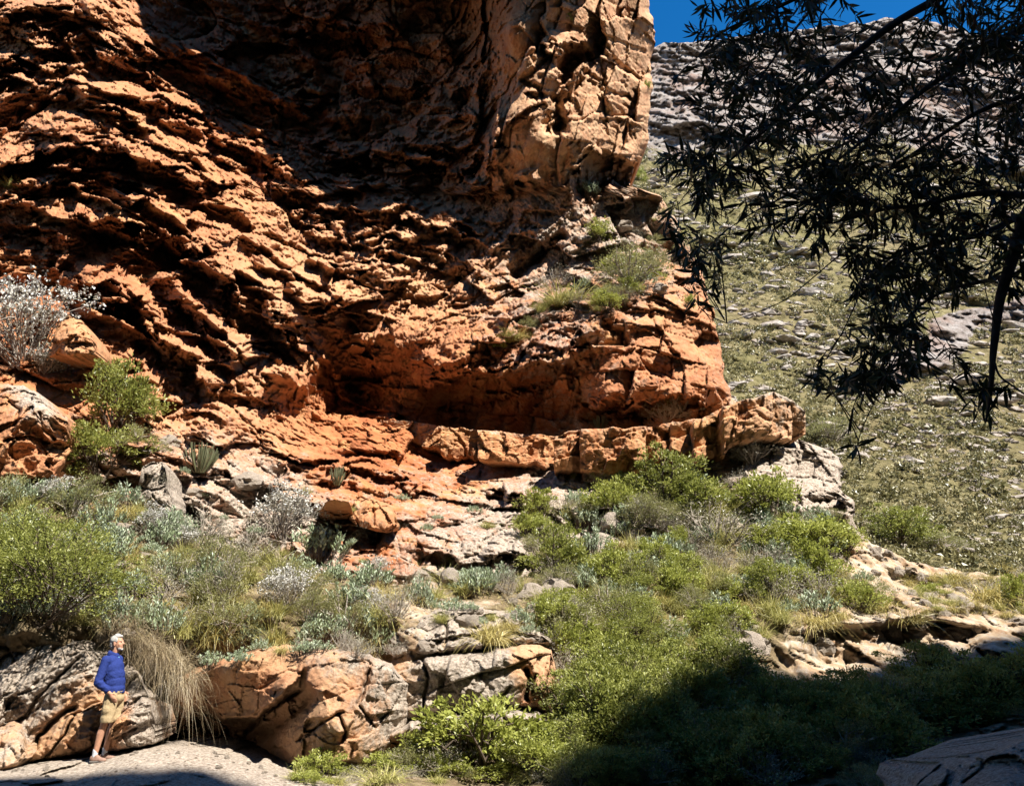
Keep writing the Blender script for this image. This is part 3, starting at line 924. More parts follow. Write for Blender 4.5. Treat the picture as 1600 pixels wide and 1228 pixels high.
# --- the fractured ledge that runs across the foot of the cliff, block by block
ledge = bpy.data.objects.new("rock_ledge", None)
COL.objects.link(ledge)
ledge["kind"] = "structure"
LT = [(596, 656), (640, 657), (700, 668), (745, 672), (800, 677), (870, 682), (900, 672), (960, 668), (1020, 667), (1050, 660), (1100, 653), (1130, 636), (1170, 622), (1210, 613), (1240, 626), (1257, 642)]
LB = [(596, 664), (640, 688), (700, 712), (745, 717), (800, 723), (870, 730), (920, 737), (1000, 737), (1045, 718), (1085, 718), (1130, 713), (1146, 692), (1200, 682), (1240, 690), (1257, 678)]
LY = plane_y((596, 660, 25.6), (700, 690, 25.0), (800, 700, 24.5), (900, 705, 23.9), (1000, 700, 23.5), (1100, 685, 23.4), (1200, 650, 23.9), (1257, 655, 24.5))
cuts = [596, 690, 748, 868, 908, 1008, 1050, 1086, 1132, 1152, 1206, 1236, 1257]
ra = random.Random(5)
for k, (a, b) in enumerate(zip(cuts[:-1], cuts[1:])):
    xs = np.linspace(a - 1.5, b + 1.5, 9)
    tp = [(x, np.interp(x, *zip(*LT)) + ra.uniform(-1.5, 1.5)) for x in xs]
    bt = [(x, np.interp(x, *zip(*LB)) + ra.uniform(-3, 3)) for x in xs]
    mid = (a + b) / 2
    tilt = ra.uniform(-0.010, 0.030)
    off = ra.uniform(-0.5, 0.5) + (0.35 if (b - a) < 30 and k % 3 == 0 else 0)
    under = ra.uniform(-0.002, 0.008)

    def yf(px, py, mid=mid, tilt=tilt, off=off, under=under, tp=tp):
        t0 = np.interp(px, *zip(*tp))
        return LY(px, np.interp(px, *zip(*LT)) + 25) + off + tilt * (px - mid) + under * (py - t0 - 14)
    wpx = b - a
    rock_ribbon("block", tp, bt, yf, M_ORANGE, max(14, int(wpx / 1.3)), 52, 300 + k, grey=(lambda px, py, tp=tp: np.where(py < np.interp(px, *zip(*tp)) + 5, .28, .05) + .22 * smoothstep(1120, 1220, px) + np.zeros(px.shape)),
                pale=lambda px, py: 0.10 + 0.7 * smoothstep(1120, 1200, px) + 0 * py, thick=1.6, shrink=(0.96, 0.8), rnd=0.06, jag=2.2, amp=.85, rough=.12, streak=.45, parent=ledge)
print("ledge", time.time() - T0)

M_STONE = rock_material("loose_stone", (0.27, 0.155, 0.09), (0.42, 0.29, 0.19), (0.55, 0.43, 0.32), 2.5)
B = dict(cat="boulder")
# layered outcrop behind the man
rock_ribbon("boulder", [(-90, 1015), (0, 992), (60, 985), (110, 984), (140, 990), (170, 1003), (200, 1024), (222, 1055), (236, 1100), (246, 1140)],
            [(-90, 1215), (0, 1205), (60, 1192), (120, 1180), (180, 1172), (220, 1166), (246, 1160)],
            plane_y((-90, 1200, 13.2), (0, 1190, 12.9), (0, 1000, 14.1), (120, 1170, 12.75), (120, 1080, 13.0), (120, 990, 13.8), (220, 1150, 12.9), (225, 1070, 13.4), (180, 1020, 13.7)), M_TAN, 190, 130, 401,
            grey=plane_y((0, 1020, .8), (100, 1000, .9), (60, 1100, .55), (110, 1120, .2), (160, 1100, .15), (200, 1060, .6), (230, 1130, .6), (0, 1180, .3)), pale=.3,
            cracks=[([(-20, 1150), (40, 1120), (62, 1085), (100, 1050), (130, 1020)], .5, 5), ([(40, 1190), (62, 1150), (90, 1120), (125, 1098)], .55, 6), ([(70, 1185), (100, 1150), (120, 1110)], .3, 4),
                    ([(150, 1110), (190, 1080), (220, 1050)], .5, 5), ([(160, 1060), (190, 1040), (215, 1025)], .35, 4), ([(150, 1165), (190, 1140), (235, 1095)], .6, 6)],
            ledges=[([(160, 1130), (200, 1108), (240, 1085)], .2, .4, 14, 10)], thick=2.5, rough=.2,
            label="large layered tan and grey rock outcrop that the man stands beside", **B)
rock_ribbon("boulder", [(-60, 1142), (0, 1135), (22, 1126), (34, 1130), (41, 1160)], [(-60, 1212), (0, 1206), (20, 1200), (34, 1192), (41, 1185)],
            plane_y((0, 1200, 12.3), (0, 1140, 12.7), (40, 1170, 12.6), (-60, 1170, 12.6)), M_TAN, 60, 48, 402, grey=.35, pale=.4, rnd=.4, thick=1.0,
            label="small rounded tan boulder at the lower left edge against the layered outcrop", **B)
rock_ribbon("boulder", [(163, 1165), (175, 1125), (200, 1102), (222, 1090), (235, 1095), (243, 1130)], [(163, 1176), (180, 1173), (205, 1168), (225, 1166), (243, 1160)],
            plane_y((163, 1170, 12.65), (200, 1160, 12.5), (200, 1105, 12.9), (240, 1130, 12.75)), M_TAN, 70, 56, 403, grey=plane_y((170, 1150, .1), (200, 1110, .35), (235, 1110, .7)), pale=.35, rnd=.35, thick=1.0,
            label="tan wedge shaped boulder just right of the man's legs under the drooping grass", **B)
# big rock in the middle with a dark hollow on its left
rock_ribbon("boulder", [(248, 1080), (300, 1045), (345, 1030), (400, 1014), (450, 1006), (520, 1012), (575, 1022), (612, 1038), (640, 1070)],
            [(248, 1150), (290, 1162), (340, 1176), (380, 1188), (440, 1200), (500, 1213), (545, 1214), (580, 1195), (610, 1172), (640, 1130)],
            plane_y((248, 1100, 15.2), (300, 1060, 14.0), (300, 1150, 15.0), (360, 1050, 13.0), (380, 1110, 13.7), (400, 1170, 14.2), (450, 1020, 13.1), (470, 1090, 12.7), (520, 1060, 12.6), (480, 1180, 12.9), (540, 1150, 12.6), (530, 1205, 13.0), (610, 1060, 13.2), (610, 1140, 13.4)), M_TAN, 220, 130, 410,
            grey=plane_y((330, 1060, 0), (450, 1100, .05), (500, 1020, .3), (560, 1060, .35), (560, 1150, .3), (480, 1190, .15), (600, 1100, .45)), jk=.3, amp=.62, pale=plane_y((350, 1060, .1), (450, 1100, .4), (560, 1080, .6), (540, 1180, .5)),
            cracks=[([(380, 1150), (420, 1110), (470, 1075), (480, 1040)], .45, 6), ([(460, 1160), (500, 1130), (540, 1110)], .35, 4), ([(525, 1110), (540, 1140), (535, 1165)], .35, 5), ([(580, 1040), (560, 1100), (590, 1140)], .3, 4)],
            ledges=[([(310, 1090), (350, 1120), (400, 1118), (440, 1085), (470, 1050)], .5, .8, 22, 34), ([(440, 1195), (500, 1200), (560, 1180)], .2, .5, 16, 14)], thick=2.5, rough=.15,
            label="large orange overhanging boulder with a dark hollow under its left side", **B)
# squared grey block right of it
rock_ribbon("boulder", [(596, 1040), (640, 1024), (700, 1022), (760, 1016), (800, 1010), (840, 1006), (862, 1016), (870, 1050), (876, 1090)],
            [(596, 1150), (640, 1128), (700, 1116), (760, 1108), (800, 1104), (840, 1112), (862, 1130), (870, 1140), (876, 1120)],
            plane_y((600, 1040, 14.2), (600, 1140, 14.2), (680, 1070, 13.9), (760, 1030, 13.9), (760, 1090, 13.7), (830, 1060, 13.7), (876, 1060, 14.3), (876, 1130, 14.2)), M_TAN, 170, 80, 420,
            grey=plane_y((620, 1080, .2), (690, 1060, .85), (760, 1060, .9), (800, 1090, .5), (830, 1060, .05), (865, 1080, .05)), pale=plane_y((620, 1080, .2), (700, 1060, .4), (840, 1060, .3)),
            cracks=[([(818, 1040), (828, 1060), (822, 1098)], .8, 7), ([(660, 1025), (668, 1060), (660, 1110)], .3, 4), ([(838, 1050), (830, 1070), (838, 1085)], .5, 4), ([(780, 1100), (786, 1085), (800, 1070)], .3, 4)], amp=.6, thick=2.0, rough=.12,
            label="squared grey block with an orange right end and dark hole below the grass tufts", **B)
rock_ribbon("boulder", [(590, 1150), (640, 1128), (700, 1118), (745, 1118), (790, 1108), (840, 1112), (864, 1130), (872, 1150)],
            [(590, 1196), (640, 1190), (700, 1176), (745, 1180), (790, 1185), (840, 1178), (864, 1172), (872, 1168)],
            plane_y((590, 1170, 13.7), (650, 1150, 13.5), (720, 1150, 13.4), (800, 1130, 13.3), (870, 1150, 13.8)), M_TAN, 160, 50, 421, grey=plane_y((600, 1160, .1), (700, 1140, .6), (820, 1130, .8), (860, 1150, .5)), pale=.4,
            cracks=[([(668, 1120), (680, 1150), (676, 1180)], .4, 5), ([(785, 1110), (795, 1140), (790, 1170)], .4, 5), ([(850, 1110), (846, 1140), (850, 1165)], .3, 4)], amp=.6, thick=1.5, rough=.12,
            label="low pale block under the squared grey block behind the bright yellow green shrub", **B)
# pale rock tier above the squared block
rock_ribbon("boulder", [(612, 1000), (640, 968), (680, 952), (730, 940), (760, 950), (800, 955), (840, 985), (862, 1000)],
            [(612, 1030), (660, 1024), (700, 1020), (760, 1014), (800, 1008), (840, 1006), (855, 1008), (862, 1006)],
            plane_y((612, 1010, 14.5), (680, 970, 15.0), (680, 1015, 14.3), (760, 960, 15.2), (760, 1005, 14.3), (860, 1000, 14.8)), M_TAN, 150, 60, 425, grey=.6, pale=.5,
            cracks=[([(660, 1005), (720, 995), (780, 985)], .4, 4), ([(690, 960), (700, 990), (690, 1015)], .3, 4), ([(760, 1012), (800, 990), (850, 998)], .4, 5)], thick=1.5, rough=.3,
            label="pale cracked rock tier between the grass tufts on top of the squared grey block", **B)
# left boulders under the cliff
rock_ribbon("boulder", [(-80, 596), (0, 600), (40, 604), (66, 618), (84, 640), (104, 650), (112, 672), (114, 690)],
            [(-80, 760), (0, 752), (40, 750), (60, 750), (84, 748), (100, 730), (110, 712), (114, 700)],
            plane_y((-80, 680, 16.6), (0, 610, 17.4), (0, 740, 16.3), (50, 640, 16.6), (60, 730, 16.3), (110, 690, 17.2)), M_ORANGE, 120, 100, 430, grey=plane_y((0, 610, .25), (50, 620, .6), (20, 680, .1), (60, 740, .0), (100, 680, .1)), pale=.35,
            cracks=[([(0, 690), (40, 682), (70, 690), (105, 695)], .5, 5), ([(60, 640), (66, 670), (90, 690)], .4, 5), ([(10, 625), (30, 640), (20, 670)], .3, 4)],
            ledges=[([(55, 660), (80, 690), (112, 690)], .3, .6, 18, 12)], thick=2.5, rough=.3,
            label="big split orange boulder at the left edge below the white flowering bush", **B)
rock_ribbon("boulder", [(80, 540), (92, 500), (108, 492), (128, 502), (144, 520), (150, 545)], [(80, 558), (100, 556), (120, 554), (136, 556), (150, 552)],
            plane_y((80, 550, 19.2), (110, 500, 19.4), (120, 550, 18.9), (150, 540, 19.4)), M_ORANGE, 50, 44, 431, grey=.1, pale=.5, rnd=.3, thick=1.2,
            label="smooth ochre block beside the white flowering bush on the left", **B)
rock_ribbon("boulder", [(212, 778), (222, 730), (240, 722), (258, 724), (263, 760), (272, 784)], [(212, 786), (225, 790), (240, 796), (256, 802), (266, 806), (272, 800)],
            plane_y((212, 780, 17.3), (240, 730, 17.4), (250, 790, 16.9), (272, 780, 17.2)), M_TAN, 56, 60, 433, grey=.95, pale=.6, rnd=.35, thick=1.0, cracks=[([(218, 760), (236, 766), (262, 760)], .2, 3), ([(236, 770), (246, 785), (262, 790)], .2, 3)],
            label="pale grey split boulder standing above the left shrubs near the stick plant", **B)
rock_ribbon("boulder", [(500, 800), (508, 785), (530, 780), (545, 784), (549, 800)], [(500, 812), (512, 820), (530, 822), (545, 820), (549, 814)],
            plane_y((500, 805, 19.6), (525, 800, 19.2), (549, 805, 19.7)), M_ORANGE, 44, 36, 434, grey=.1, pale=.2, rnd=.35, thick=1.2, label="left one of two squared orange blocks above a dark hole", **B)
rock_ribbon("boulder", [(547, 796), (556, 780), (580, 778), (602, 786), (618, 800), (622, 815)], [(547, 812), (560, 822), (580, 826), (600, 832), (614, 830), (622, 822)],
            plane_y((547, 800, 19.5), (575, 800, 18.9), (600, 820, 18.9), (622, 815, 19.5)), M_ORANGE, 56, 40, 435, grey=.15, pale=.3, rnd=.35, thick=1.2, cracks=[([(584, 780), (582, 800), (586, 825)], .3, 4)], label="right one of two squared orange blocks above a dark hole", **B)
rock_ribbon("boulder", [(100, 770), (112, 748), (126, 744), (138, 756), (142, 775)], [(100, 785), (112, 790), (126, 792), (138, 790), (142, 784)],
            plane_y((100, 780, 16.9), (122, 770, 16.5), (142, 780, 16.9)), M_TAN, 36, 30, 436, grey=.5, pale=.6, rnd=.3, thick=.8, label="pale pointed boulder in the yellow grass below the big split orange boulder", **B)
rock_ribbon("boulder", [(104, 826), (112, 790), (128, 780), (145, 784), (150, 810), (152, 826)], [(104, 836), (120, 838), (135, 840), (145, 838), (152, 834)],
            plane_y((104, 830, 15.9), (130, 790, 15.9), (130, 830, 15.5), (152, 820, 16)), M_TAN, 40, 36, 437, grey=.2, pale=.5, rnd=.3, thick=.8, label="small tan boulder half hidden in the shrubs at left", **B)

# --- rock slab the man stands on
STOP = [(-200, 1200), (0, 1200), (60, 1191), (140, 1184), (200, 1173), (250, 1165), (290, 1163), (330, 1170), (380, 1186), (420, 1201), (480, 1214), (560, 1230), (640, 1252)]
slab_y = plane_y((-200, 1200, 12.6), (0, 1200, 12.55), (140, 1184, 12.6), (165, 1190, 12.25), (290, 1163, 12.9), (420, 1201, 12.3), (560, 1230, 11.6), (640, 1252, 11.2),
                 (0, 1228, 11.0), (200, 1228, 10.7), (400, 1235, 10.8), (0, 1330, 8.8), (300, 1330, 8.7), (600, 1330, 8.9), (0, 1420, 7.5), (600, 1420, 7.6))


def slab_mat_grey(px, py):
    return 0.95 - 0.3 * smoothstep(1180, 1165, py)


slab = rock_ribbon("rock_slab", STOP, [(p[0], 1420) for p in STOP], slab_y, M_TAN, 300, 150, 440, grey=slab_mat_grey, pale=.1, shrink=(.985, .95), amp=.32, rnd=.35, jag=1.5, thick=1.5, vpow=1.3, rough=.3,
                   label="broad smooth pale grey rock slab in the lower left that the man stands on", cat="rock slab")
# --- rock in the shade, bottom right
rock_ribbon("boulder", [(1418, 1240), (1436, 1208), (1470, 1188), (1500, 1178), (1540, 1176), (1562, 1166), (1600, 1146), (1680, 1120), (1760, 1150)], [(1418, 1400), (1500, 1420), (1600, 1420), (1680, 1420), (1760, 1400)],
            plane_y((1418, 1240, 6.8), (1500, 1185, 6.6), (1600, 1150, 6.6), (1550, 1230, 5.7), (1500, 1400, 4.6), (1700, 1400, 4.6), (1760, 1200, 6.4)), M_STONE, 130, 110, 450, grey=plane_y((1450, 1200, .9), (1520, 1190, .9), (1590, 1170, .9), (1600, 1220, .85), (1480, 1240, .7)), pale=.3,
            cracks=[([(1540, 1178), (1536, 1200), (1500, 1225)], .15, 4)], amp=.45, rnd=.4, jag=2.0, thick=.8, shrink=(.8, .5), label="grey and reddish rock in deep shade at the lower right corner", **B)
print("rocks", time.time() - T0)


# --- loose stones: a few shapes, copied
def stone_mesh(name, seed, flat=0.7, sub=3):
    bm = bmesh.new()
    bmesh.ops.create_icosphere(bm, subdivisions=sub, radius=1.0)
    co = np.array([v.co[:] for v in bm.verts])
    sc = np.array([1.0, 0.8, flat])
    o, e, c = facets(co * 0.9 + seed, seed, 1.0, .25)
    o2, e2, c2 = facets(co * 2.2 + seed, seed + 1, .8, .3)
    r = 1 + o * 0.42 + o2 * 0.13 + fbm(co * 3, 2, seed) * 0.08
    co2 = co * r[:, None] * sc
    for v, q in zip(bm.verts, co2):
        v.co = q
    me = bpy.data.meshes.new(name)
    bm.to_mesh(me); bm.free()
    attr(me, "grey", np.full(len(me.vertices), 0.55 if seed % 2 else 0.85)); attr(me, "pale", np.full(len(me.vertices), .5))
    return me


STONES = [stone_mesh("stone", k * 13 + 1, 0.55 + 0.1 * (k % 4), 3) for k in range(6)]
for m in STONES:
    m.materials.append(M_STONE)
SMALL = [stone_mesh("hill_stone", k * 17 + 2, 0.5, 2) for k in range(5)]
M_HSTONE = soil_material("hill_stone", (0.25, 0.19, 0.15), (0.42, 0.365, 0.31), (0.55, 0.51, 0.46), 0.6)
for m in SMALL:
    m.materials.append(M_HSTONE)

bpy.context.view_layer.update()
DG = bpy.context.evaluated_depsgraph_get()
CAMP = Vector((0, 0, CAMZ))


def hit(px, py):
    d = Vector(W(px, py, 10.0).tolist()) - CAMP
    ok, loc, nor, idx, ob, _ = SC.ray_cast(DG, CAMP, d.normalized())
    return (loc, nor, ob) if ok else (None, None, None)


def place(src, px, py, size, rot=None, sink=0.1, squash=1.0, loc=None):
    if loc is None:
        loc, nor, ob = hit(px, py)
        if loc is None:
            return None
    o = src.copy()
    COL.objects.link(o)
    o.location = loc - Vector((0, 0, sink * size))
    o.scale = (size, size, size * squash)
    o.rotation_euler = rot if rot is not None else (0, 0, random.uniform(0, 6.28))
    return o


def inpoly(x, y, poly):
    c = False
    j = len(poly) - 1
    for i in range(len(poly)):
        if (poly[i][1] > y) != (poly[j][1] > y) and x < (poly[j][0] - poly[i][0]) * (y - poly[i][1]) / (poly[j][1] - poly[i][1]) + poly[i][0]:
            c = not c
        j = i
    return c


def scatter_px(poly, n, mind, seed, dens=None):
    r = random.Random(seed)
    xs = [p[0] for p in poly]; ys = [p[1] for p in poly]
    out = []
    for _ in range(n * 60):
        if len(out) >= n:
            break
        x, y = r.uniform(min(xs), max(xs)), r.uniform(min(ys), max(ys))
        if not inpoly(x, y, poly) or (dens and r.random() > dens(x, y)):
            continue
        if all((x - a) ** 2 + ((y - b) * 1.5) ** 2 > mind * mind for a, b in out):
            out.append((x, y))
    return out


# named single stones on the ledges and bench
ST = bpy.data.objects.new("stone", STONES[0])
for k, (px, py, wpx, lab) in enumerate([
        (975, 354, 30, "white lichen covered stone on the high ledge beside a green bush"),
        (978, 385, 36, "long white stone below another white stone on the high ledge"),
        (932, 326, 22, "upright ochre stone at the edge of the high ledge under the buttress"),
        (948, 328, 18, "second ochre stone just right of an upright one under the buttress"),
        (1030, 452, 34, "reddish stone in front of the dark cleft on the high ledge"),
        (1175, 790, 30, "rough orange stone between two green bushes at the right end of the outcrop"),
        (935, 885, 40, "flat tan stone in the shade below the dark green bush"),
        (985, 893, 46, "long pale flat stone in the middle of the green slope"),
        (1000, 870, 36, "white blocky stone above the long pale flat stone"),
        (885, 912, 26, "small pale stone under the dark green bush"),
        (880, 1012, 22, "small red stone at the top right corner of the squared grey block"),
        (1385, 985, 44, "cream weathered stone at the edge of the bank above the shade"),
        (1490, 990, 60, "broad grey stone at the edge of the shade on the right bank"),
        (1285, 1010, 40, "tan stone hanging roots in front of it under the right bank"),
        (470, 880, 26, "orange stone between silver shrubs on the left slope"),
        (330, 850, 30, "ochre stone below the pale grey split boulder"),
        (285, 815, 40, "rusty cracked stone right of the pale grey split boulder"),
        (300, 770, 30, "tan angular stone under the stick plant"),
        (390, 750, 44, "grey lichened stone in front of the cliff foot, left of centre"),
        (265, 690, 34, "ochre stone left of the stick plant")]):
    loc, nor, ob = hit(px, py)
    if loc is None:
        continue
    size = wpx / 2 * loc.y / FOC * 1.05
    o = place(bpy.data.objects.new("stone", STONES[k % 6]) if False else ST, px, py, size, (0.2 * (k % 3), 0.15 * (k % 4), k * 1.3), 0.1)
    o.data = STONES[k % 6]
    o["label"] = lab; o["category"] = "stone"
BENCH_POLY = [(0, 780), (250, 800), (420, 890), (620, 920), (900, 870), (1340, 850), (1600, 920), (1600, 985), (1200, 1000), (870, 1000), (640, 1010), (300, 1020), (0, 980)]
for (x, y) in scatter_px(BENCH_POLY, 90, 30, 31):
    loc, nor, ob = hit(x, y)
    if loc is None:
        continue
    o = place(ST, x, y, random.uniform(0.08, 0.26), (random.uniform(-.4, .4), random.uniform(-.4, .4), random.uniform(0, 6)), 0.2)
    o.data = STONES[random.randrange(6)]
    o["label"] = "loose pale stone lying among the plants of the slope"; o["category"] = "stone"; o["group"] = "loose stones on the slope"; o["px"] = (x, y)
RIGHTROCK = [(1345, 850), (1400, 868), (1460, 890), (1600, 910), (1600, 960), (1440, 960), (1400, 900)]
for (x, y) in scatter_px(RIGHTROCK, 50, 13, 32):
    o = place(ST, x, y, random.uniform(0.08, 0.28), (random.uniform(-.4, .4), random.uniform(-.4, .4), random.uniform(0, 6)), 0.2)
    if o:
        o.data = STONES[random.randrange(6)]
        o["label"] = "cream stone on the bare stony path at the right"; o["category"] = "stone"; o["group"] = "stones on the stony path"; o["px"] = (x, y)

for k, (px, py, wpx, lab) in enumerate([
        (905, 815, 60, "white cracked rock under the ledge right of the small cave"), (955, 835, 56, "pale block among twigs above the long pale flat stone"), (850, 835, 52, "tan block below the small cave"),
        (935, 860, 64, "pale blocky rock beside the dark green bush"), (1000, 838, 48, "cream rock beside the tangle of dead branches"), (870, 925, 50, "grey rock under the dark green bush"),
        (640, 905, 60, "tan rock at the foot of the orange outcrop"), (700, 915, 46, "pale rock behind the tall grass tuft"), (575, 930, 44, "cream rock among the silver plants, lower centre"),
        (830, 930, 44, "flat pale rock above the stick plant on the rock tier"), (1050, 985, 44, "half hidden pale rock in the green slope"), (1170, 1010, 56, "pale rock at the edge of the shade under the green bush")]):
    loc, nor, ob = hit(px, py)
    if loc is None:
        continue
    o = ST.copy(); COL.objects.link(o)
    o.data = STONES[(k + 2) % 6]
    sz = wpx / 2 * loc.y / FOC
    o.location = loc; o.scale = (sz * 1.2, sz, sz * 1.1); o.rotation_euler = (.3 * (k % 3) - .3, .25 * (k % 2), k * 1.1)
    o["label"] = lab; o["category"] = "rock"
rp = random.Random(88)
for k in range(46):
    x = rp.uniform(5, 520); y = np.interp(x, [p[0] for p in STOP], [p[1] for p in STOP]) + rp.choice([rp.uniform(3, 9), rp.uniform(3, 26)])
    loc, nor, ob = hit(x, y)
    if loc is None or not ob.name.startswith("rock_slab") or 135 < x < 195:
        continue
    o = ST.copy(); COL.objects.link(o)
    o.data = STONES[k % 6]
    sz = rp.uniform(.012, .05)
    o.location = loc; o.scale = (sz, sz, sz); o.rotation_euler = (rp.uniform(-1, 1), rp.uniform(-1, 1), rp.uniform(0, 6))
    o["label"] = "small pebble lying on the smooth grey rock slab"; o["category"] = "pebble"; o["group"] = "pebbles on the rock slab"
# ================================================================== PLANTS
def leaf_material(name, stops, transl=0.42, rough=0.42, spec=0.5):
    t = NT(name)
    c = t.ramp(t.attr("rnd"), stops)
    t.l(c, t.b.inputs["Base Color"])
    t.b.inputs["Roughness"].default_value = rough
    t.b.inputs["Specular IOR Level"].default_value = spec
    tr = t.n("BsdfTranslucent")
    t.l(c, tr.inputs[0])
    mx = t.n("MixShader", i_0=transl)
    t.l(t.b.outputs[0], mx.inputs[1]); t.l(tr.outputs[0], mx.inputs[2])
    t.l(mx.outputs[0], t.out.inputs[0])
    return t.m


def flat_material(name, col, rough=0.85, sc=30.0):
    t = NT(name)
    co = t.n("TexCoord").outputs["Object"]
    c = t.ramp(t.noise(sc, 4, .6, co), [(0.3, tuple(x * .6 for x in col)), (0.65, tuple(min(1, x * 1.25) for x in col))])
    t.l(c, t.b.inputs["Base Color"])
    t.b.inputs["Roughness"].default_value = rough
    t.b.inputs["Specular IOR Level"].default_value = 0.2
    return t.m


M_GREEN = leaf_material("green_leaf", [(0, (0.11, 0.125, 0.025)), (0.5, (0.27, 0.29, 0.06)), (1, (0.45, 0.46, 0.14))])
M_YGREEN = leaf_material("yellow_green_leaf", [(0, (0.17, 0.185, 0.035)), (0.5, (0.35, 0.375, 0.075)), (1, (0.52, 0.53, 0.16))])
M_OLIVE = leaf_material("olive_leaf", [(0, (0.14, 0.135, 0.05)), (0.5, (0.29, 0.285, 0.11)), (1, (0.45, 0.43, 0.20))])
M_SILVER = leaf_material("silver_leaf", [(0, (0.15, 0.19, 0.09)), (0.35, (0.29, 0.35, 0.19)), (0.7, (0.43, 0.49, 0.34)), (1, (0.58, 0.63, 0.51))], 0.25)
M_STRAW = leaf_material("dry_grass", [(0, (0.23, 0.18, 0.055)), (0.5, (0.47, 0.385, 0.12)), (1, (0.65, 0.56, 0.25))], 0.25)
M_GRASS = leaf_material("green_straw_grass", [(0, (0.19, 0.19, 0.05)), (0.5, (0.42, 0.395, 0.12)), (1, (0.62, 0.57, 0.24))], 0.3)
M_GREY = leaf_material("grey_twig_leaf", [(0, (0.18, 0.155, 0.11)), (0.5, (0.35, 0.32, 0.23)), (1, (0.50, 0.46, 0.36))], 0.1)
M_FLOWER = leaf_material("white_flower", [(0, (0.30, 0.28, 0.24)), (0.5, (0.55, 0.53, 0.48)), (1, (0.74, 0.72, 0.67))], 0.1)
M_STICK = leaf_material("stick_plant_stem", [(0, (0.06, 0.065, 0.03)), (0.5, (0.12, 0.125, 0.06)), (1, (0.20, 0.20, 0.11))], 0.05)
M_WOOD = flat_material("shrub_wood", (0.10, 0.075, 0.055))
M_GREYWOOD = flat_material("grey_dead_wood", (0.34, 0.29, 0.24))


def unit(v):
    return v / np.maximum(np.linalg.norm(v, axis=-1, keepdims=True), 1e-9)


class Cards:
    """Collects small leaves and thin stems as geometry."""
    def __init__(self, seed):
        self.r = np.random.default_rng(seed)
        self.v, self.f, self.c, self.n = [], [], [], 0

    def leaves(self, pos, dirs, L, Wd, rnd, bend=0.15):
        pos, dirs = np.asarray(pos), unit(np.asarray(dirs))
        n = len(pos)
        side = unit(np.cross(self.r.normal(size=(n, 3)) * .75 + np.array([.15, -.35, .9]), dirs))
        nor = np.cross(dirs, side)
        L = np.broadcast_to(L, n)[:, None]; Wd = np.broadcast_to(Wd, n)[:, None]
        a = pos
        b = pos + dirs * L * .45 + side * Wd * .5 + nor * L * bend
        c = pos + dirs * L
        d = pos + dirs * L * .45 - side * Wd * .5 + nor * L * bend
        self.v.append(np.stack([a, b, c, d], 1).reshape(-1, 3))
        self.f.append(np.arange(n * 4).reshape(-1, 4) + self.n)
        self.c.append(np.repeat(np.broadcast_to(rnd, n), 4))
        self.n += n * 4

    def blades(self, base, dirs, L, wd, droop, rnd, seg=3):
        """Arching ribbons."""
        base, dirs = np.asarray(base), unit(np.asarray(dirs))
        n = len(base)
        side = unit(np.cross(dirs, np.array([0, 0, 1.0]) + self.r.normal(size=(n, 3)) * .3))
        L = np.broadcast_to(L, n); wd = np.broadcast_to(wd, n); droop = np.broadcast_to(droop, n)
        pts = []
        for k in range(seg + 1):
            t = k / seg
            p = base + dirs * (L * t)[:, None]
            p[:, 2] -= droop * L * t * t
            w = (wd * (1 - 0.85 * t))[:, None] * .5
            pts += [p - side * w, p + side * w]
        V = np.stack(pts, 1)
        m = 2 * (seg + 1)
        self.v.append(V.reshape(-1, 3))
        o = np.arange(n)[:, None] * m + self.n
        for k in range(seg):
            self.f.append(np.concatenate([o + 2 * k, o + 2 * k + 1, o + 2 * k + 3, o + 2 * k + 2], 1))
        self.c.append(np.repeat(np.broadcast_to(rnd, n), m))
        self.n += n * m

    def tube(self, pts, r0, r1, sides=4, rnd=0.5):
        pts = np.asarray(pts, float)
        n = len(pts)
        tg = unit(np.gradient(pts, axis=0))
        ref = np.array([0.3, 0.9, 0.2])
        s = unit(np.cross(tg, ref)); u = np.cross(s, tg)
        rr = np.linspace(r0, r1, n)[:, None]
        ring = [pts + (s * math.cos(a) + u * math.sin(a)) * rr for a in np.arange(sides) * 2 * math.pi / sides]
        V = np.stack(ring, 1)
        self.v.append(V.reshape(-1, 3))
        for k in range(n - 1):
            for j in range(sides):
                a = k * sides + j; b = k * sides + (j + 1) % sides
                self.f.append(np.array([[a, b, b + sides, a + sides]]) + self.n)
        self.c.append(np.full(n * sides, rnd))
        self.n += n * sides

    def mesh(self, name, mat):
        me = mesh_np(name, np.concatenate(self.v), np.concatenate(self.f), smooth=False)
        attr(me, "rnd", np.clip(np.concatenate(self.c), 0, 1))
        me.materials.append(mat)
        return me


def sph(r, n):
    return unit(r.normal(size=(n, 3)))


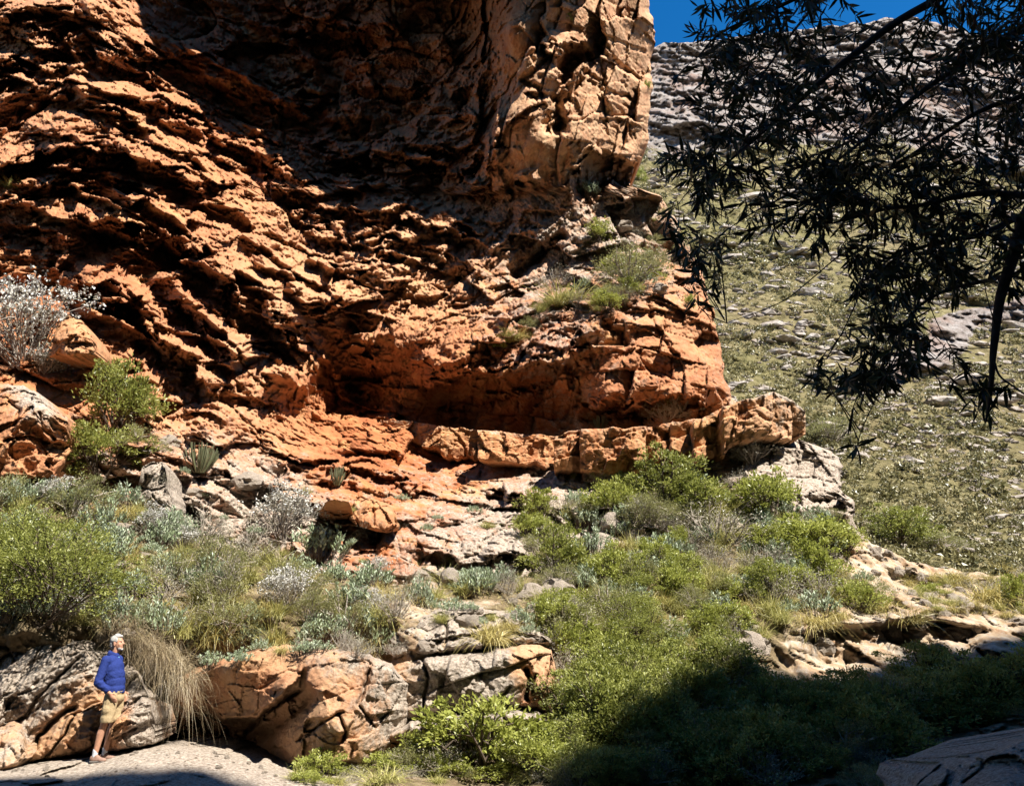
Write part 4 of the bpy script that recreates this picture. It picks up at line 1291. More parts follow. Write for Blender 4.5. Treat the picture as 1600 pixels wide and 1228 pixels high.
def bush(seed, nstem, nleaf, leafL, leafW, hgt=0.9, spread=0.62, clump=0.16, bare=0.25, up=0.3, stem_r=0.018):
    """Unit-width shrub: forking stems with leaves gathered in tufts at the twig ends."""
    fol, st = Cards(seed), Cards(seed + 1)
    r = fol.r
    tips = []
    for k in range(nstem):
        a = r.uniform(0, 2 * math.pi); s = math.sqrt(r.uniform(0.03, 1)) * spread
        top = np.array([math.cos(a) * s, math.sin(a) * s, hgt * (1 - 0.55 * (s / spread) ** 2) * r.uniform(.65, 1.05)])
        b = np.array([r.normal() * .04, r.normal() * .04, -0.05])
        mid = b * .4 + top * .5 + np.array([r.normal() * .06, r.normal() * .06, -0.04])
        t = np.linspace(0, 1, 6)[:, None]
        pts = (1 - t) ** 2 * b + 2 * t * (1 - t) * mid + t * t * top
        st.tube(pts, stem_r, stem_r * .35)
        for j in range(4):
            q = pts[r.integers(2, 5)]
            e = q + (top - q) * .5 + r.normal(size=3) * np.array([.13, .13, .10])
            st.tube(np.stack([q, (q + e) / 2 + r.normal(size=3) * .02, e]), stem_r * .5, stem_r * .2, 3)
            tips.append(e)
        tips.append(top)
    tips = np.array(tips)
    ti = r.integers(0, len(tips), nleaf)
    cl = clump * r.uniform(.5, 1.3, len(tips))
    off = sph(r, nleaf) * (r.uniform(0, 1, nleaf) ** .5 * cl[ti])[:, None] * np.array([1, 1, .75])
    pos = tips[ti] + off
    pos[:, 2] = np.maximum(pos[:, 2], r.uniform(0, .08, nleaf))
    cen = np.array([0, 0, hgt * .3])
    d = unit(pos - cen) * .7 + sph(r, nleaf) * .8 + np.array([0, 0, up])
    tone = r.uniform(0, 1, len(tips))
    fol.leaves(pos, d, leafL * r.uniform(.6, 1.3, nleaf), leafW * r.uniform(.7, 1.2, nleaf), 0.55 * r.uniform(0, 1, nleaf) + 0.45 * tone[ti])
    return fol, st


def succulent(seed, nst=46, per=16, L=0.10, Wd=0.032, h=0.62, spread=0.5):
    """Grey-green clump: upright shoots set with long fleshy leaves that point upwards."""
    fol, st = Cards(seed), Cards(seed + 1)
    r = fol.r
    for k in range(nst):
        a = r.uniform(0, 2 * math.pi); s = math.sqrt(r.uniform(0, 1)) * spread
        b = np.array([math.cos(a) * s * .55, math.sin(a) * s * .55, -0.03])
        top = np.array([math.cos(a) * s, math.sin(a) * s, h * (1 - .5 * (s / spread) ** 2) * r.uniform(.6, 1.1)])
        st.tube(np.stack([b, (b + top) / 2 + r.normal(size=3) * .02, top]), .010, .006, 3)
        t = r.uniform(.45, 1.02, per)[:, None]
        pos = b + (top - b) * t + r.normal(size=(per, 3)) * .012
        d = sph(r, per) * np.array([1, 1, .35]) + np.array([0, 0, .85]) + unit(top - b) * .3
        fol.leaves(pos, d, L * r.uniform(.7, 1.3, per), Wd * r.uniform(.8, 1.2, per), r.uniform(0, .5) + r.uniform(0, .5, per), 0.08)
    return fol, st


def tuft(seed, n=420, L=0.75, droop=0.55, wd=0.011, lean=(0, 0, 0), up=0.75, base=0.10):
    c = Cards(seed)
    r = c.r
    b = np.stack([r.normal(size=n) * base, r.normal(size=n) * base, np.full(n, -.02)], -1)
    d = np.stack([r.normal(size=n) * .42, r.normal(size=n) * .42, np.full(n, up) + r.uniform(-.2, .4, n)], -1) + np.array(lean) * r.uniform(.5, 1.3, n)[:, None]
    c.blades(b, d, L * r.uniform(.5, 1.15, n), wd, droop * r.uniform(.5, 1.5, n), r.uniform(0, 1, n), 4)
    return c


def sticks(seed, n=60, h=0.8, spread=0.30):
    c = Cards(seed)
    r = c.r
    for k in range(n):
        a = r.uniform(0, 2 * math.pi); s = math.sqrt(r.uniform(0, 1)) * spread
        b = np.array([math.cos(a) * s * .35, math.sin(a) * s * .35, -.03])
        t = np.array([math.cos(a) * s * 1.3, math.sin(a) * s * 1.3, h * r.uniform(.6, 1.05) * (1 - .35 * s / spread)])
        m = (b + t) / 2 + np.array([math.cos(a), math.sin(a), 0]) * .06
        u = np.linspace(0, 1, 5)[:, None]
        c.tube((1 - u) ** 2 * b + 2 * u * (1 - u) * m + u * u * t, .015, .010, 5, r.uniform(0, 1))
    return c


KINDS = {}


def reg(kind, fol, st, mat, smat, partname):
    KINDS.setdefault(kind, []).append((fol.mesh(kind + "_" + partname, mat), st.mesh(kind + "_stems", smat) if st is not None else None, partname))


for k in range(3):
    reg("green_bush", *bush(100 + k, 16, 4200, .055, .026, .85, .5, .15), M_GREEN, M_WOOD, "foliage")
    reg("yellow_green_shrub", *bush(120 + k, 14, 2600, .062, .034, .8, .5, .14), M_YGREEN, M_WOOD, "foliage")
    reg("olive_shrub", *bush(140 + k, 18, 3600, .05, .014, .8, .52, .15, up=.5), M_OLIVE, M_GREYWOOD, "foliage")
    reg("silver_succulent", *succulent(160 + k), M_SILVER, M_WOOD, "foliage")
    reg("grass_tuft", tuft(180 + k, 330, .95, .55, .017), None, M_GRASS, None, "blades")
    reg("straw_tuft", tuft(200 + k, 330, .9, .7, .016), None, M_STRAW, None, "blades")
    reg("dry_shrub", *bush(220 + k, 26, 900, .05, .012, .75, .5, .12, stem_r=.010), M_GREY, M_GREYWOOD, "foliage")
reg("large_green_bush", *bush(300, 34, 15000, .024, .010, .8, .52, .12, stem_r=.009), M_GREEN, M_WOOD, "foliage")
for k in range(2):
    reg("stick_plant", sticks(240 + k), None, M_STICK, None, "stems")
    f, s = bush(260 + k, 30, 1300, .05, .014, .8, .52, .13, stem_r=.009)
    reg("white_flowered_bush", f, s, M_GREY, M_GREYWOOD, "foliage")
    fl = Cards(280 + k)
    V = np.concatenate(f.v).reshape(-1, 4, 3)[:, 2]
    pick = V[np.argsort(-(V[:, 2] + fl.r.uniform(0, .5, len(V))))[:420]]
    for _ in range(4):
        fl.leaves(pick + fl.r.normal(size=pick.shape) * .012, sph(fl.r, len(pick)), .032, .026, fl.r.uniform(0, 1, len(pick)))
    KINDS["white_flowered_bush"][-1] += (fl.mesh("white_flowered_bush_flowers", M_FLOWER),)
print("plant meshes", time.time() - T0)

CAT = {"green_bush": "bush", "large_green_bush": "bush", "yellow_green_shrub": "shrub", "olive_shrub": "shrub", "silver_succulent": "succulent", "grass_tuft": "grass tuft", "straw_tuft": "grass tuft",
       "dry_shrub": "shrub", "stick_plant": "succulent", "white_flowered_bush": "bush"}
NPL = [0]


def plant(kind, px, py, wpx, label, group=None, hs=1.0, variant=None, loc=None, lean=(0, 0), sink=0.06):
    """A plant of the given kind standing where the sight line of (px, py) meets the ground, about wpx photo pixels wide."""
    if loc is None:
        loc, nor, ob = hit(px, py)
        if loc is None:
            return None
    size = wpx * loc.y / FOC
    NPL[0] += 1
    v = KINDS[kind][(NPL[0] if variant is None else variant) % len(KINDS[kind])]
    rz = random.uniform(0, 6.28)
    base = v[0] if False else None
    if v[1] is None or (wpx < 46):
        o = bpy.data.objects.new(kind, v[0])
        COL.objects.link(o)
    else:
        o = bpy.data.objects.new(kind, None)
        o.empty_display_size = 0.1
        COL.objects.link(o)
        c = bpy.data.objects.new(v[2], v[0]); COL.objects.link(c); c.parent = o
        s = bpy.data.objects.new("stems", v[1]); COL.objects.link(s); s.parent = o
    if len(v) > 3:
        c = bpy.data.objects.new("flowers", v[3]); COL.objects.link(c); c.parent = o
    o.location = loc + Vector((0, 0, -sink * size))
    o.scale = (size, size, size * hs)
    o.rotation_euler = (lean[0], lean[1], rz)
    o["label"] = label; o["category"] = CAT[kind]
    if group:
        o["group"] = group
    return o


# --- single plants that stand out in the photograph (kind, x of the foot, y of the foot, width, height factor, label)
SINGLES = [
    ("large_green_bush", 70, 955, 260, .75, "large bright green bush at the left edge above the layered outcrop", None),
    ("large_green_bush", 15, 905, 190, .8, "green bush cut by the left edge, behind the larger green one", None),
    ("green_bush", 182, 672, 120, 1.1, "green bush with pale seed heads in front of the red cliff at left", None),
    ("green_bush", 155, 742, 125, 1.0, "dark green bush beside the big split orange boulder", None),
    ("olive_shrub", 215, 715, 80, .9, "thin olive shrub right of the big split orange boulder", None),
    ("white_flowered_bush", 36, 560, 150, 1.25, "white flowering bush at the left edge high on the cliff foot", None),
    ("white_flowered_bush", 70, 580, 70, .8, "smaller white flowering bush beside the smooth ochre block", None),
    ("stick_plant", 312, 732, 74, .95, "dark stick plant with upright stems below the red cliff at left", None),
    ("stick_plant", 853, 990, 46, 1.1, "stick plant at the right end of the pale rock tier", None),
    ("stick_plant", 527, 755, 36, 1.3, "small stick plant in a cleft of the orange outcrop", None),
    ("green_bush", 868, 900, 100, .95, "dark green bush growing from the shaded rocks in the middle", None),
    ("green_bush", 1040, 790, 110, .95, "grey green bush in front of the dark gap under the ledge", None),
    ("green_bush", 1095, 815, 130, .8, "broad green bush tangled with grey dead branches under the ledge", None),
    ("dry_shrub", 1120, 850, 150, .7, "tangle of grey dead branches below the broad green bush", None),
    ("yellow_green_shrub", 1205, 800, 96, 1.0, "bright upright shrub in front of the pale right end of the outcrop", None),
    ("large_green_bush", 990, 1010, 135, .8, "round dense green bush in the middle of the right slope", None),
    ("green_bush", 985, 1095, 115, .85, "green bush right of the squared grey block", None),
    ("green_bush", 1130, 1060, 110, .75, "dark green bush at the edge of the shade", None),
    ("yellow_green_shrub", 762, 1196, 175, .78, "bright yellow green shrub in front of the low pale block", None),
    ("yellow_green_shrub", 838, 1200, 96, .8, "yellow green shrub to the right of the brightest one", None),
    ("yellow_green_shrub", 650, 1190, 52, 1.2, "thin leafy plant at the foot of the low pale block", None),
    ("dry_shrub", 720, 1200, 100, .7, "brown twiggy shrub under the bright yellow green shrub", None),
    ("grass_tuft", 600, 1222, 92, .62, "bright green grass tuft at the foot of the big orange boulder", None),
    ("grass_tuft", 730, 925, 80, .75, "tall grass tuft with silver shoots above the pale rock tier", None),
    ("straw_tuft", 765, 1000, 100, .8, "drooping straw coloured grass tuft hanging over the squared grey block", None),
    ("straw_tuft", 1275, 975, 92, .8, "golden grass tuft overhanging the dark hollow in the right bank", None),
    ("straw_tuft", 1418, 968, 84, .7, "dull golden grass tuft at the top of the cream rocks on the right bank", None),
    ("straw_tuft", 1540, 940, 120, .75, "large golden grass tuft on the right bank near the stony path", None),
    ("straw_tuft", 1490, 905, 70, .7, "golden grass tuft beside the stony path on the right", None),
    ("straw_tuft", 1565, 895, 70, .7, "golden grass tuft at the far right behind the largest one", None),
    ("yellow_green_shrub", 1588, 950, 50, 1.4, "slender leafy shrub at the right edge of the bank", None),
    ("silver_succulent", 655, 945, 52, 1.3, "blue grey succulent with dry hanging roots above the pale rock", None),
    ("silver_succulent", 588, 1015, 80, 1.0, "pale blue succulent hanging over the big orange boulder", None),
    ("silver_succulent", 745, 930, 66, 1.1, "silver succulent beside the tall grass tuft", None),
    ("white_flowered_bush", 440, 835, 120, .85, "grey bush with white flower heads left of the dark hole in the outcrop", None),
    ("white_flowered_bush", 600, 905, 60, .8, "small white flowered bush under the orange outcrop", None),
    ("silver_succulent", 500, 870, 110, .8, "grey green succulent under the white flower heads", None),
    ("yellow_green_shrub", 1265, 860, 120, .7, "light green shrub on the slope below the pale rock at right", None),
    ("green_bush", 1400, 850, 100, .7, "dark green bush on the hill beyond the end of the outcrop", None),
    ("olive_shrub", 1470, 860, 80, .6, "olive shrub on the hill above the stony path", None),
    ("olive_shrub", 1300, 690, 70, .9, "olive shrub beside the right end of the ledge", None),
    # high ledge
    ("yellow_green_shrub", 938, 380, 55, 1.1, "bright green shrub on the high ledge beside the white stones", None),
    ("silver_succulent", 918, 312, 57, 1.0, "silver plant under the overhanging buttress", None),
    ("olive_shrub", 985, 445, 105, 1.0, "olive green shrub on the high ledge beside the dark cleft", None),
    ("grass_tuft", 885, 475, 105, .7, "yellow green grass tuft on the high ledge", None),
    ("dry_shrub", 865, 450, 75, .8, "grey dry shrub behind the yellow green grass on the high ledge", None),
    ("dry_shrub", 980, 480, 87, .8, "brown twiggy shrub hanging below the olive shrub on the high ledge", None),
    ("straw_tuft", 805, 528, 65, .7, "straw tuft on the sloping crack at the low end of the high ledge", None),
    ("yellow_green_shrub", 783, 545, 35, .9, "small green plant at the low end of the high ledge", None),
    ("dry_shrub", 990, 360, 57, 1.2, "dark upright twigs right of the white stones on the high ledge", None),
    ("yellow_green_shrub", 1078, 480, 27, 1.2, "tiny bright green plant on the rock beside the hanging leaves", None),
    ("olive_shrub", 1063, 640, 97, .85, "olive shrub standing on the top of the ledge at right", None),
    ("stick_plant", 938, 668, 40, .8, "small grey tuft growing on the ledge in front of the cave", None),
    ("dry_shrub", 1040, 655, 75, .5, "low dry shrub on the top of the ledge", None),
    ("yellow_green_shrub", 888, 32, 18, 1.0, "tiny green plant high on the buttress face", None),
    ("yellow_green_shrub", 1012, 140, 17, 1.5, "tiny green plant on the right edge of the buttress", None),
    ("yellow_green_shrub", 1000, 285, 27, 1.5, "green sprig under the right corner of the buttress", None),
    ("grass_tuft", 20, 292, 45, .6, "small grass tuft on the cliff at the left edge", None),
    ("dry_shrub", 1175, 720, 75, .7, "dry shrub under the right end of the ledge", None),
]
for kind, px, py, wpx, hs, lab, _ in SINGLES:
    plant(kind, px, py, wpx, lab, None, hs)

# drooping straw grass beside the man
d = Cards(777)
r = d.r
dr = bpy.data.objects.new("drooping_grass", None)
COL.objects.link(dr)
a0, b0 = hit(170, 985)[0], hit(300, 1060)[0]
N = 3000
roots = []
tt_ = r.uniform(0, 1, N) ** .8
for t in tt_:
    px = 168 + 118 * t + r.normal() * 15; py = 968 + 84 * t ** 1.25 + r.normal() * 13
    yy = 13.35 - 0.10 * t + r.normal() * .12
    if r.uniform() < .35:
        px += 14 * t; py += 45 * t * r.uniform()
    roots.append(W(px, py, yy))
roots = np.array(roots)
wig = np.stack([fbm(roots * 4 + q, 2, 5) for q in (1, 21, 41)], -1)
dirs = np.stack([0.50 + r.normal(size=N) * .5, -0.30 + r.normal(size=N) * .45, 0.25 + r.normal(size=N) * .5], -1) + wig * 2.2
d.blades(roots, dirs, (.18 + .28 * tt_) * r.uniform(.3, 1.6, N), .0042, r.uniform(.1, 1.5, N) * (.3 + .8 * tt_), np.clip(r.normal(size=N) * .24 + .5 + wig[:, 0], 0, 1), 5)
dr["label"] = "mass of dry straw grass drooping over the rock beside the man's head"; dr["category"] = "grass tuft"
M_DRY = leaf_material("drooping_dry_grass", [(0, (0.16, 0.11, 0.06)), (0.5, (0.38, 0.29, 0.165)), (1, (0.58, 0.48, 0.31))], 0.15)
me = d.mesh("drooping_grass_blades", M_DRY)
cc = Vector(roots.mean(0).tolist())
dr.location = cc
me.transform(Matrix.Translation(-cc))
o = link("blades", me, None, parent=dr)

# --- plants that cover the slopes
Z1 = [(0, 770), (130, 775), (240, 800), (330, 860), (400, 880), (520, 895), (610, 915), (640, 965), (600, 1015), (450, 1005), (330, 1035), (220, 1000), (150, 985), (0, 970)]
Z2 = [(640, 900), (820, 905), (860, 960), (850, 1000), (660, 965)]
Z3 = [(820, 800), (1010, 795), (1240, 805), (1310, 850), (1350, 905), (1390, 955), (1240, 980), (1150, 1020), (1100, 1100), (880, 1090), (860, 980), (830, 910)]
Z4 = [(880, 1060), (1000, 1075), (1120, 1080), (1250, 1105), (1450, 1075), (1650, 1060), (1700, 1230), (880, 1235)]
Z5 = [(1400, 885), (1480, 900), (1640, 910), (1640, 965), (1450, 960)]
Z7 = [(240, 735), (500, 760), (760, 800), (800, 860), (640, 900), (420, 870), (300, 840)]


MARKS = [(70, 900, "the large green bush at the left edge"), (240, 760, "the pale grey split boulder"), (312, 710, "the dark stick plant"), (440, 800, "the big white flowered bush"), (560, 825, "the two squared orange blocks"),
         (155, 1000, "the man"), (260, 1060, "the drooping straw grass"), (450, 1100, "the orange overhanging boulder"), (740, 1060, "the squared grey block"), (730, 970, "the pale cracked rock tier"), (655, 930, "the blue grey succulent"),
         (868, 870, "the dark green bush in the middle"), (1095, 780, "the broad green bush under the ledge"), (1205, 770, "the bright upright shrub"), (1300, 780, "the pale right end of the outcrop"), (985, 893, "the long pale flat stone"),
         (990, 960, "the round dense green bush"), (1275, 960, "the golden tuft over the hollow"), (1418, 955, "the dull golden tuft"), (1540, 920, "the largest golden tuft"), (1130, 1020, "the bush at the shade edge"),
         (758, 1140, "the bright yellow green shrub"), (1500, 1200, "the rock in the lower right corner"), (1440, 970, "the cream rocks of the right bank"), (853, 975, "the stick plant on the rock tier"), (600, 1205, "the bright green tuft at the bottom"),
         (1200, 170, "the grey crags near the skyline"), (1300, 320, "the horizontal branch"), (1150, 420, "the lowest leaves at the cliff edge"), (1550, 560, "the hanging limb"), (1400, 600, "the lowest thick leaf cluster"), (1335, 715, "the lone dangling leaf sprig"), (1235, 560, "the right edge of the cliff"), (1450, 780, "the olive shrub above the stony path"), (1560, 760, "the right edge of the hillside"), (1300, 650, "the olive shrub at the ledge end"), (790, 790, "the small cave in the outcrop"), (640, 740, "the red foot of the cliff"), (940, 380, "the bright shrub on the high ledge"), (985, 430, "the olive shrub on the high ledge"), (805, 520, "the straw tuft on the high ledge"), (1300, 1020, "the dark hollow in the right bank")]
USED = set()


def where_label(what, x, y):
    """A label that says what it is and which landmark it stands by."""
    ms = sorted(MARKS, key=lambda m: (m[0] - x) ** 2 + (m[1] - y) ** 2)
    for m in ms[:9]:
        dx, dy = x - m[0], y - m[1]
        dist = math.hypot(dx, dy)
        if abs(dx) > 1.6 * abs(dy):
            rel = "right of" if dx > 0 else "left of"
        elif abs(dy) > 1.6 * abs(dx):
            rel = "below" if dy > 0 else "above"
        else:
            rel = ("below and " if dy > 0 else "above and ") + ("right of" if dx > 0 else "left of")
        q = "just " if dist < 45 else ("" if dist < 110 else "some way ")
        lab = what + " " + q + rel + " " + m[2]
        if lab not in USED and len(lab.split()) <= 16:
            USED.add(lab)
            return lab
    return None


NICE = {"green_bush": "green leafy bush", "yellow_green_shrub": "yellow green shrub", "olive_shrub": "olive green shrub", "silver_succulent": "grey green succulent", "grass_tuft": "green straw grass tuft",
        "straw_tuft": "straw coloured grass tuft", "dry_shrub": "grey twiggy shrub", "white_flowered_bush": "small white flowered bush", "stick_plant": "small stick plant"}


def cover(poly, n, mind, seed, kinds, sizes, where, hs=(.7, 1.0), dens=None):
    rr = random.Random(seed)
    names = [k for k, w in kinds]; ws = [w for k, w in kinds]
    lo, hi = sizes
    for (x, y) in scatter_px(poly, n, mind, seed, dens):
        k = rr.choices(names, ws)[0]
        loc, nor, ob = hit(x, y)
        if loc is None or (ob.name.startswith("boulder") and loc.y < 9):
            continue
        s0 = rr.uniform(lo, hi)
        s = s0 * {"silver_succulent": .85, "grass_tuft": .85, "straw_tuft": .85}.get(k, 1.0)
        sz = "low " if s0 < lo + .3 * (hi - lo) else ("broad " if s0 > lo + .75 * (hi - lo) else "")
        lab = where_label(sz + NICE[k], x, y) or (NICE[k] + " " + where)
        plant(k, x, y, s, lab, NICE[k] + " " + where, rr.uniform(*hs), loc=loc)


for o in list(SC.objects):
    if "px" in o.keys():
        x, y = o["px"]
        del o["px"]
        big_ = "large " if o.scale.x > .2 else ("tiny " if o.scale.x < .12 else "small ")
        o["label"] = where_label(big_ + ("cream stone" if "path" in o["group"] else "loose pale stone"), x, y) or o["label"]
cover(Z1, 150, 17, 51, [("silver_succulent", 5), ("grass_tuft", 4.5), ("straw_tuft", 2.6), ("olive_shrub", 1.0), ("green_bush", .3), ("dry_shrub", 1.6), ("white_flowered_bush", .5)], (46, 92), "covering the left slope above the boulders", (.8, 1.2))
cover(Z2, 26, 18, 52, [("silver_succulent", 4), ("grass_tuft", 3), ("straw_tuft", 1.6), ("dry_shrub", 1)], (34, 64), "on the pale rock tier in the middle", (.7, 1.1))
cover(Z3, 235, 16, 53, [("yellow_green_shrub", 2.6), ("olive_shrub", 2.2), ("green_bush", .6), ("silver_succulent", 3.4), ("grass_tuft", 4.0), ("straw_tuft", 2.2), ("dry_shrub", 2.4)], (42, 84), "covering the green slope right of centre", (.75, 1.2))
cover(Z4, 135, 22, 54, [("green_bush", 5), ("olive_shrub", 2), ("dry_shrub", .6), ("grass_tuft", .8)], (64, 130), "growing in the shaded ravine at lower right", (.6, 1.0))
cover(Z5, 40, 15, 55, [("straw_tuft", 4), ("grass_tuft", 2), ("yellow_green_shrub", .5), ("dry_shrub", .8)], (30, 62), "on the stony bank at the right", (.6, .9))
cover(Z7, 26, 30, 56, [("dry_shrub", 2), ("grass_tuft", 2), ("silver_succulent", 2), ("olive_shrub", .5)], (22, 44), "in the cracks of the orange outcrop", (.7, 1.0))
cover([(900, 735), (1000, 745), (1240, 770), (1320, 830), (1000, 800), (830, 790)], 26, 24, 57, [("dry_shrub", 2), ("olive_shrub", 2), ("silver_succulent", 1.5), ("yellow_green_shrub", 1.5), ("grass_tuft", 1)], (34, 60), "along the foot of the pale outcrop under the ledge", (.7, 1.0))
cover([(780, 530), (900, 450), (1010, 400), (1040, 430), (960, 490), (880, 480), (800, 545)], 34, 13, 58, [("olive_shrub", 2), ("grass_tuft", 2.5), ("yellow_green_shrub", 1), ("dry_shrub", 1.5), ("silver_succulent", 1)], (28, 60), "on the sloping high ledge", (.7, 1.0))
cover([(1010, 290), (1060, 350), (1090, 430), (1000, 400), (985, 330)], 14, 14, 59, [("olive_shrub", 2), ("grass_tuft", 2), ("dry_shrub", 2)], (18, 36), "on the high ledge behind the hanging leaves", (.7, 1.1))
cover([(560, 1190), (700, 1185), (880, 1185), (900, 1228), (420, 1228)], 34, 16, 60, [("grass_tuft", 3), ("yellow_green_shrub", 2), ("dry_shrub", 1.6), ("olive_shrub", 1)], (30, 70), "along the foot of the boulders at the bottom", (.5, .9))
cover([(250, 1000), (600, 1005), (640, 1030), (460, 1020), (310, 1050)], 26, 15, 61, [("silver_succulent", 3), ("straw_tuft", 2), ("dry_shrub", 2)], (40, 74), "hanging over the top of the big orange boulder", (.6, .9))
print("plants", NPL[0], time.time() - T0)

# --- dry litter and low growth between the plants (nobody could count it)
lit = Cards(901)
r = lit.r
pos = []
for poly, n in ((Z1, 900), (Z3, 1200), (Z5, 300), (Z2, 200)):
    for (x, y) in scatter_px(poly, n, 0.0, 70 + n):
        loc, nor, ob = hit(x, y)
        if loc is not None and ob.name.startswith("hillslope"):
            pos.append(loc[:])
pos = np.array(pos)
for k in range(9):
    p = pos + r.normal(size=pos.shape) * np.array([.10, .10, .02])
    n = len(p)
    lit.blades(p, np.stack([r.normal(size=n), r.normal(size=n), r.uniform(.2, 1.6, n)], -1), r.uniform(.08, .28, n), .009, r.uniform(.1, .8, n), r.uniform(0, 1, n), 2)
link("undergrowth", lit.mesh("undergrowth", M_STRAW), kind="stuff")

# ------------------------------------------------------------------ scrub and stones of the hillside
hs_rng = np.random.default_rng(5)
jj, ii = hs_rng.integers(0, HP.shape[0] - 1, 26000), hs_rng.integers(10, HP.shape[1] - 10, 26000)
cand = HP[jj, ii]
cpx, cpy = HX[jj, ii], HY[jj, ii]
vis = (cpx > 985) & (cpx < 1640) & (cpy < 905)
ccrag = crag[jj, ii][vis]
cand, cpx, cpy, ccr = cand[vis], cpx[vis], cpy[vis], crag[jj, ii][vis]
dens_n = fbm(cand * 0.09, 3, 66)
sb = cand[(ccr < .45) & (dens_n > -0.16)][:8000]
scr = Cards(930)
r = scr.r
for k in range(28):
    n = len(sb)
    big = r.uniform(.5, 1.5, n) * np.interp(sb[:, 1], [30, 60, 150], [.28, .42, .8])
    if k == 0:
        sz = np.exp(r.normal(size=n) * .35) * np.interp(sb[:, 1], [30, 60, 150], [.26, .42, .75]); tone = r.uniform(0, .7, n)
    p = sb + sph(r, n) * (sz * .6)[:, None] * np.array([1, 1, .6]) + np.array([0, 0, 1.0]) * (sz * .25)[:, None]
    scr.leaves(p, sph(r, n) + np.array([0, 0, .5]), sz * .42, sz * .28, tone + .3 * r.uniform(0, 1, n))
M_SCRUB = leaf_material("hillside_scrub", [(0, (0.07, 0.07, 0.028)), (0.4, (0.17, 0.155, 0.06)), (0.75, (0.30, 0.265, 0.12)), (1, (0.45, 0.40, 0.24))], .2)
link("hillside_scrub", scr.mesh("hillside_scrub", M_SCRUB), kind="stuff")
rb = cand[(dens_n < 0.2) & (ccrag < .35)][3000:]
if len(rb) < 5200:
    rb = cand[::-1][:5200]
order = hs_rng.permutation(len(rb))
rb = rb[order][:5200]
szs = np.exp(hs_rng.normal(size=len(rb)) * .6) * np.interp(rb[:, 1], [28, 45, 80, 150], [.08, .12, .22, .34])
appar = szs / rb[:, 1]
big = np.argsort(-appar)
HS = bpy.data.objects.new("hill_stone", SMALL[0])
for k in big[:280]:
    o = HS.copy(); COL.objects.link(o)
    o.data = SMALL[int(k) % 5]
    o.location = Vector(rb[k].tolist()); s = float(szs[k]) * 1.1
    o.scale = (s * random.uniform(1, 1.8), s, s * random.uniform(.6, 1))
    o.rotation_euler = (random.uniform(-.3, .3), random.uniform(-.3, .3), random.uniform(-.5, .5))
    hx_, hy_ = PXY(rb[k])
    o["label"] = where_label(("broad " if s > .45 else "") + "pale hillside stone", hx_, hy_) or "pale weathered stone lying on the scrubby hillside"; o["category"] = "stone"; o["group"] = "stones on the far hillside"
ico = bmesh.new(); bmesh.ops.create_icosphere(ico, subdivisions=1, radius=1.0)
iv = np.array([v.co[:] for v in ico.verts]); itf = np.array([[v.index for v in f.verts] for f in ico.faces]); ico.free()
rest = big[280:]
VV, FF = [], []
for m, k in enumerate(rest):
    q = iv * hs_rng.uniform(.6, 1.25, (len(iv), 1)) * np.array([1.5, 1.0, .65]) * szs[k] * hs_rng.uniform(.8, 1.4)
    VV.append(q + rb[k]); FF.append(itf + m * len(iv))
me = mesh_np("hillside_rubble", np.concatenate(VV), np.concatenate(FF), smooth=False)
link("hillside_rubble", me, M_HSTONE, kind="stuff")
print("hill cover", time.time() - T0)
# ================================================================== THE MAN
def skin_mesh(name, prims, voxel, smooth_it, mat):
    """One continuous surface: overlapping tapered limbs and ellipsoids fused by a voxel remesh and smoothed."""
    bm = bmesh.new()
    for p in prims:
        if p[0] == 'c':                                   # tapered capsule a -> b; radii (r, flat) at both ends
            _, a, b, ra_, rb_ = p[:5]
            fl = p[5] if len(p) > 5 else 1.0
            a, b = Vector(a), Vector(b)
            ax = (b - a)
            L = ax.length
            q = ax.to_track_quat('Z', 'Y')
            n = 7
            for k in range(n):
                t = k / (n - 1)
                r = ra_ + (rb_ - ra_) * t
                m = Matrix.Translation(a + ax * t) @ Matrix.Diagonal((1.0, fl, 1.0, 1.0))
                bmesh.ops.create_icosphere(bm, subdivisions=2, radius=r, matrix=m)
            r0 = bmesh.ops.create_cone(bm, cap_ends=True, segments=16, radius1=ra_ * .985, radius2=rb_ * .985, depth=L)
            mm = Matrix.Translation((a + b) / 2) @ Matrix.Diagonal((1.0, fl, 1.0, 1.0)) @ q.to_matrix().to_4x4()
            bmesh.ops.transform(bm, matrix=mm, verts=r0['verts'])
        else:                                             # ellipsoid: centre, radii, rotation about y
            _, c, rr = p[:3]
            rot = p[3] if len(p) > 3 else 0.0
            m = Matrix.Translation(Vector(c)) @ Matrix.Rotation(rot, 4, 'Y') @ Matrix.Diagonal((*rr, 1.0))
            bmesh.ops.create_icosphere(bm, subdivisions=3, radius=1.0, matrix=m)
    me = bpy.data.meshes.new(name)
    bm.to_mesh(me); bm.free()
    o = bpy.data.objects.new(name, me)
    COL.objects.link(o)
    m = o.modifiers.new("r", 'REMESH'); m.mode = 'VOXEL'; m.voxel_size = voxel
    s = o.modifiers.new("s", 'SMOOTH'); s.iterations = smooth_it; s.factor = 0.5
    dg = bpy.context.evaluated_depsgraph_get()
    me2 = bpy.data.meshes.new_from_object(o.evaluated_get(dg))
    o.modifiers.clear()
    o.data = me2
    bpy.data.meshes.remove(me)
    me2.name = name
    me2.polygons.foreach_set("use_smooth", np.full(len(me2.polygons), True))
    me2.materials.clear()
    me2.materials.append(mat)
    return o


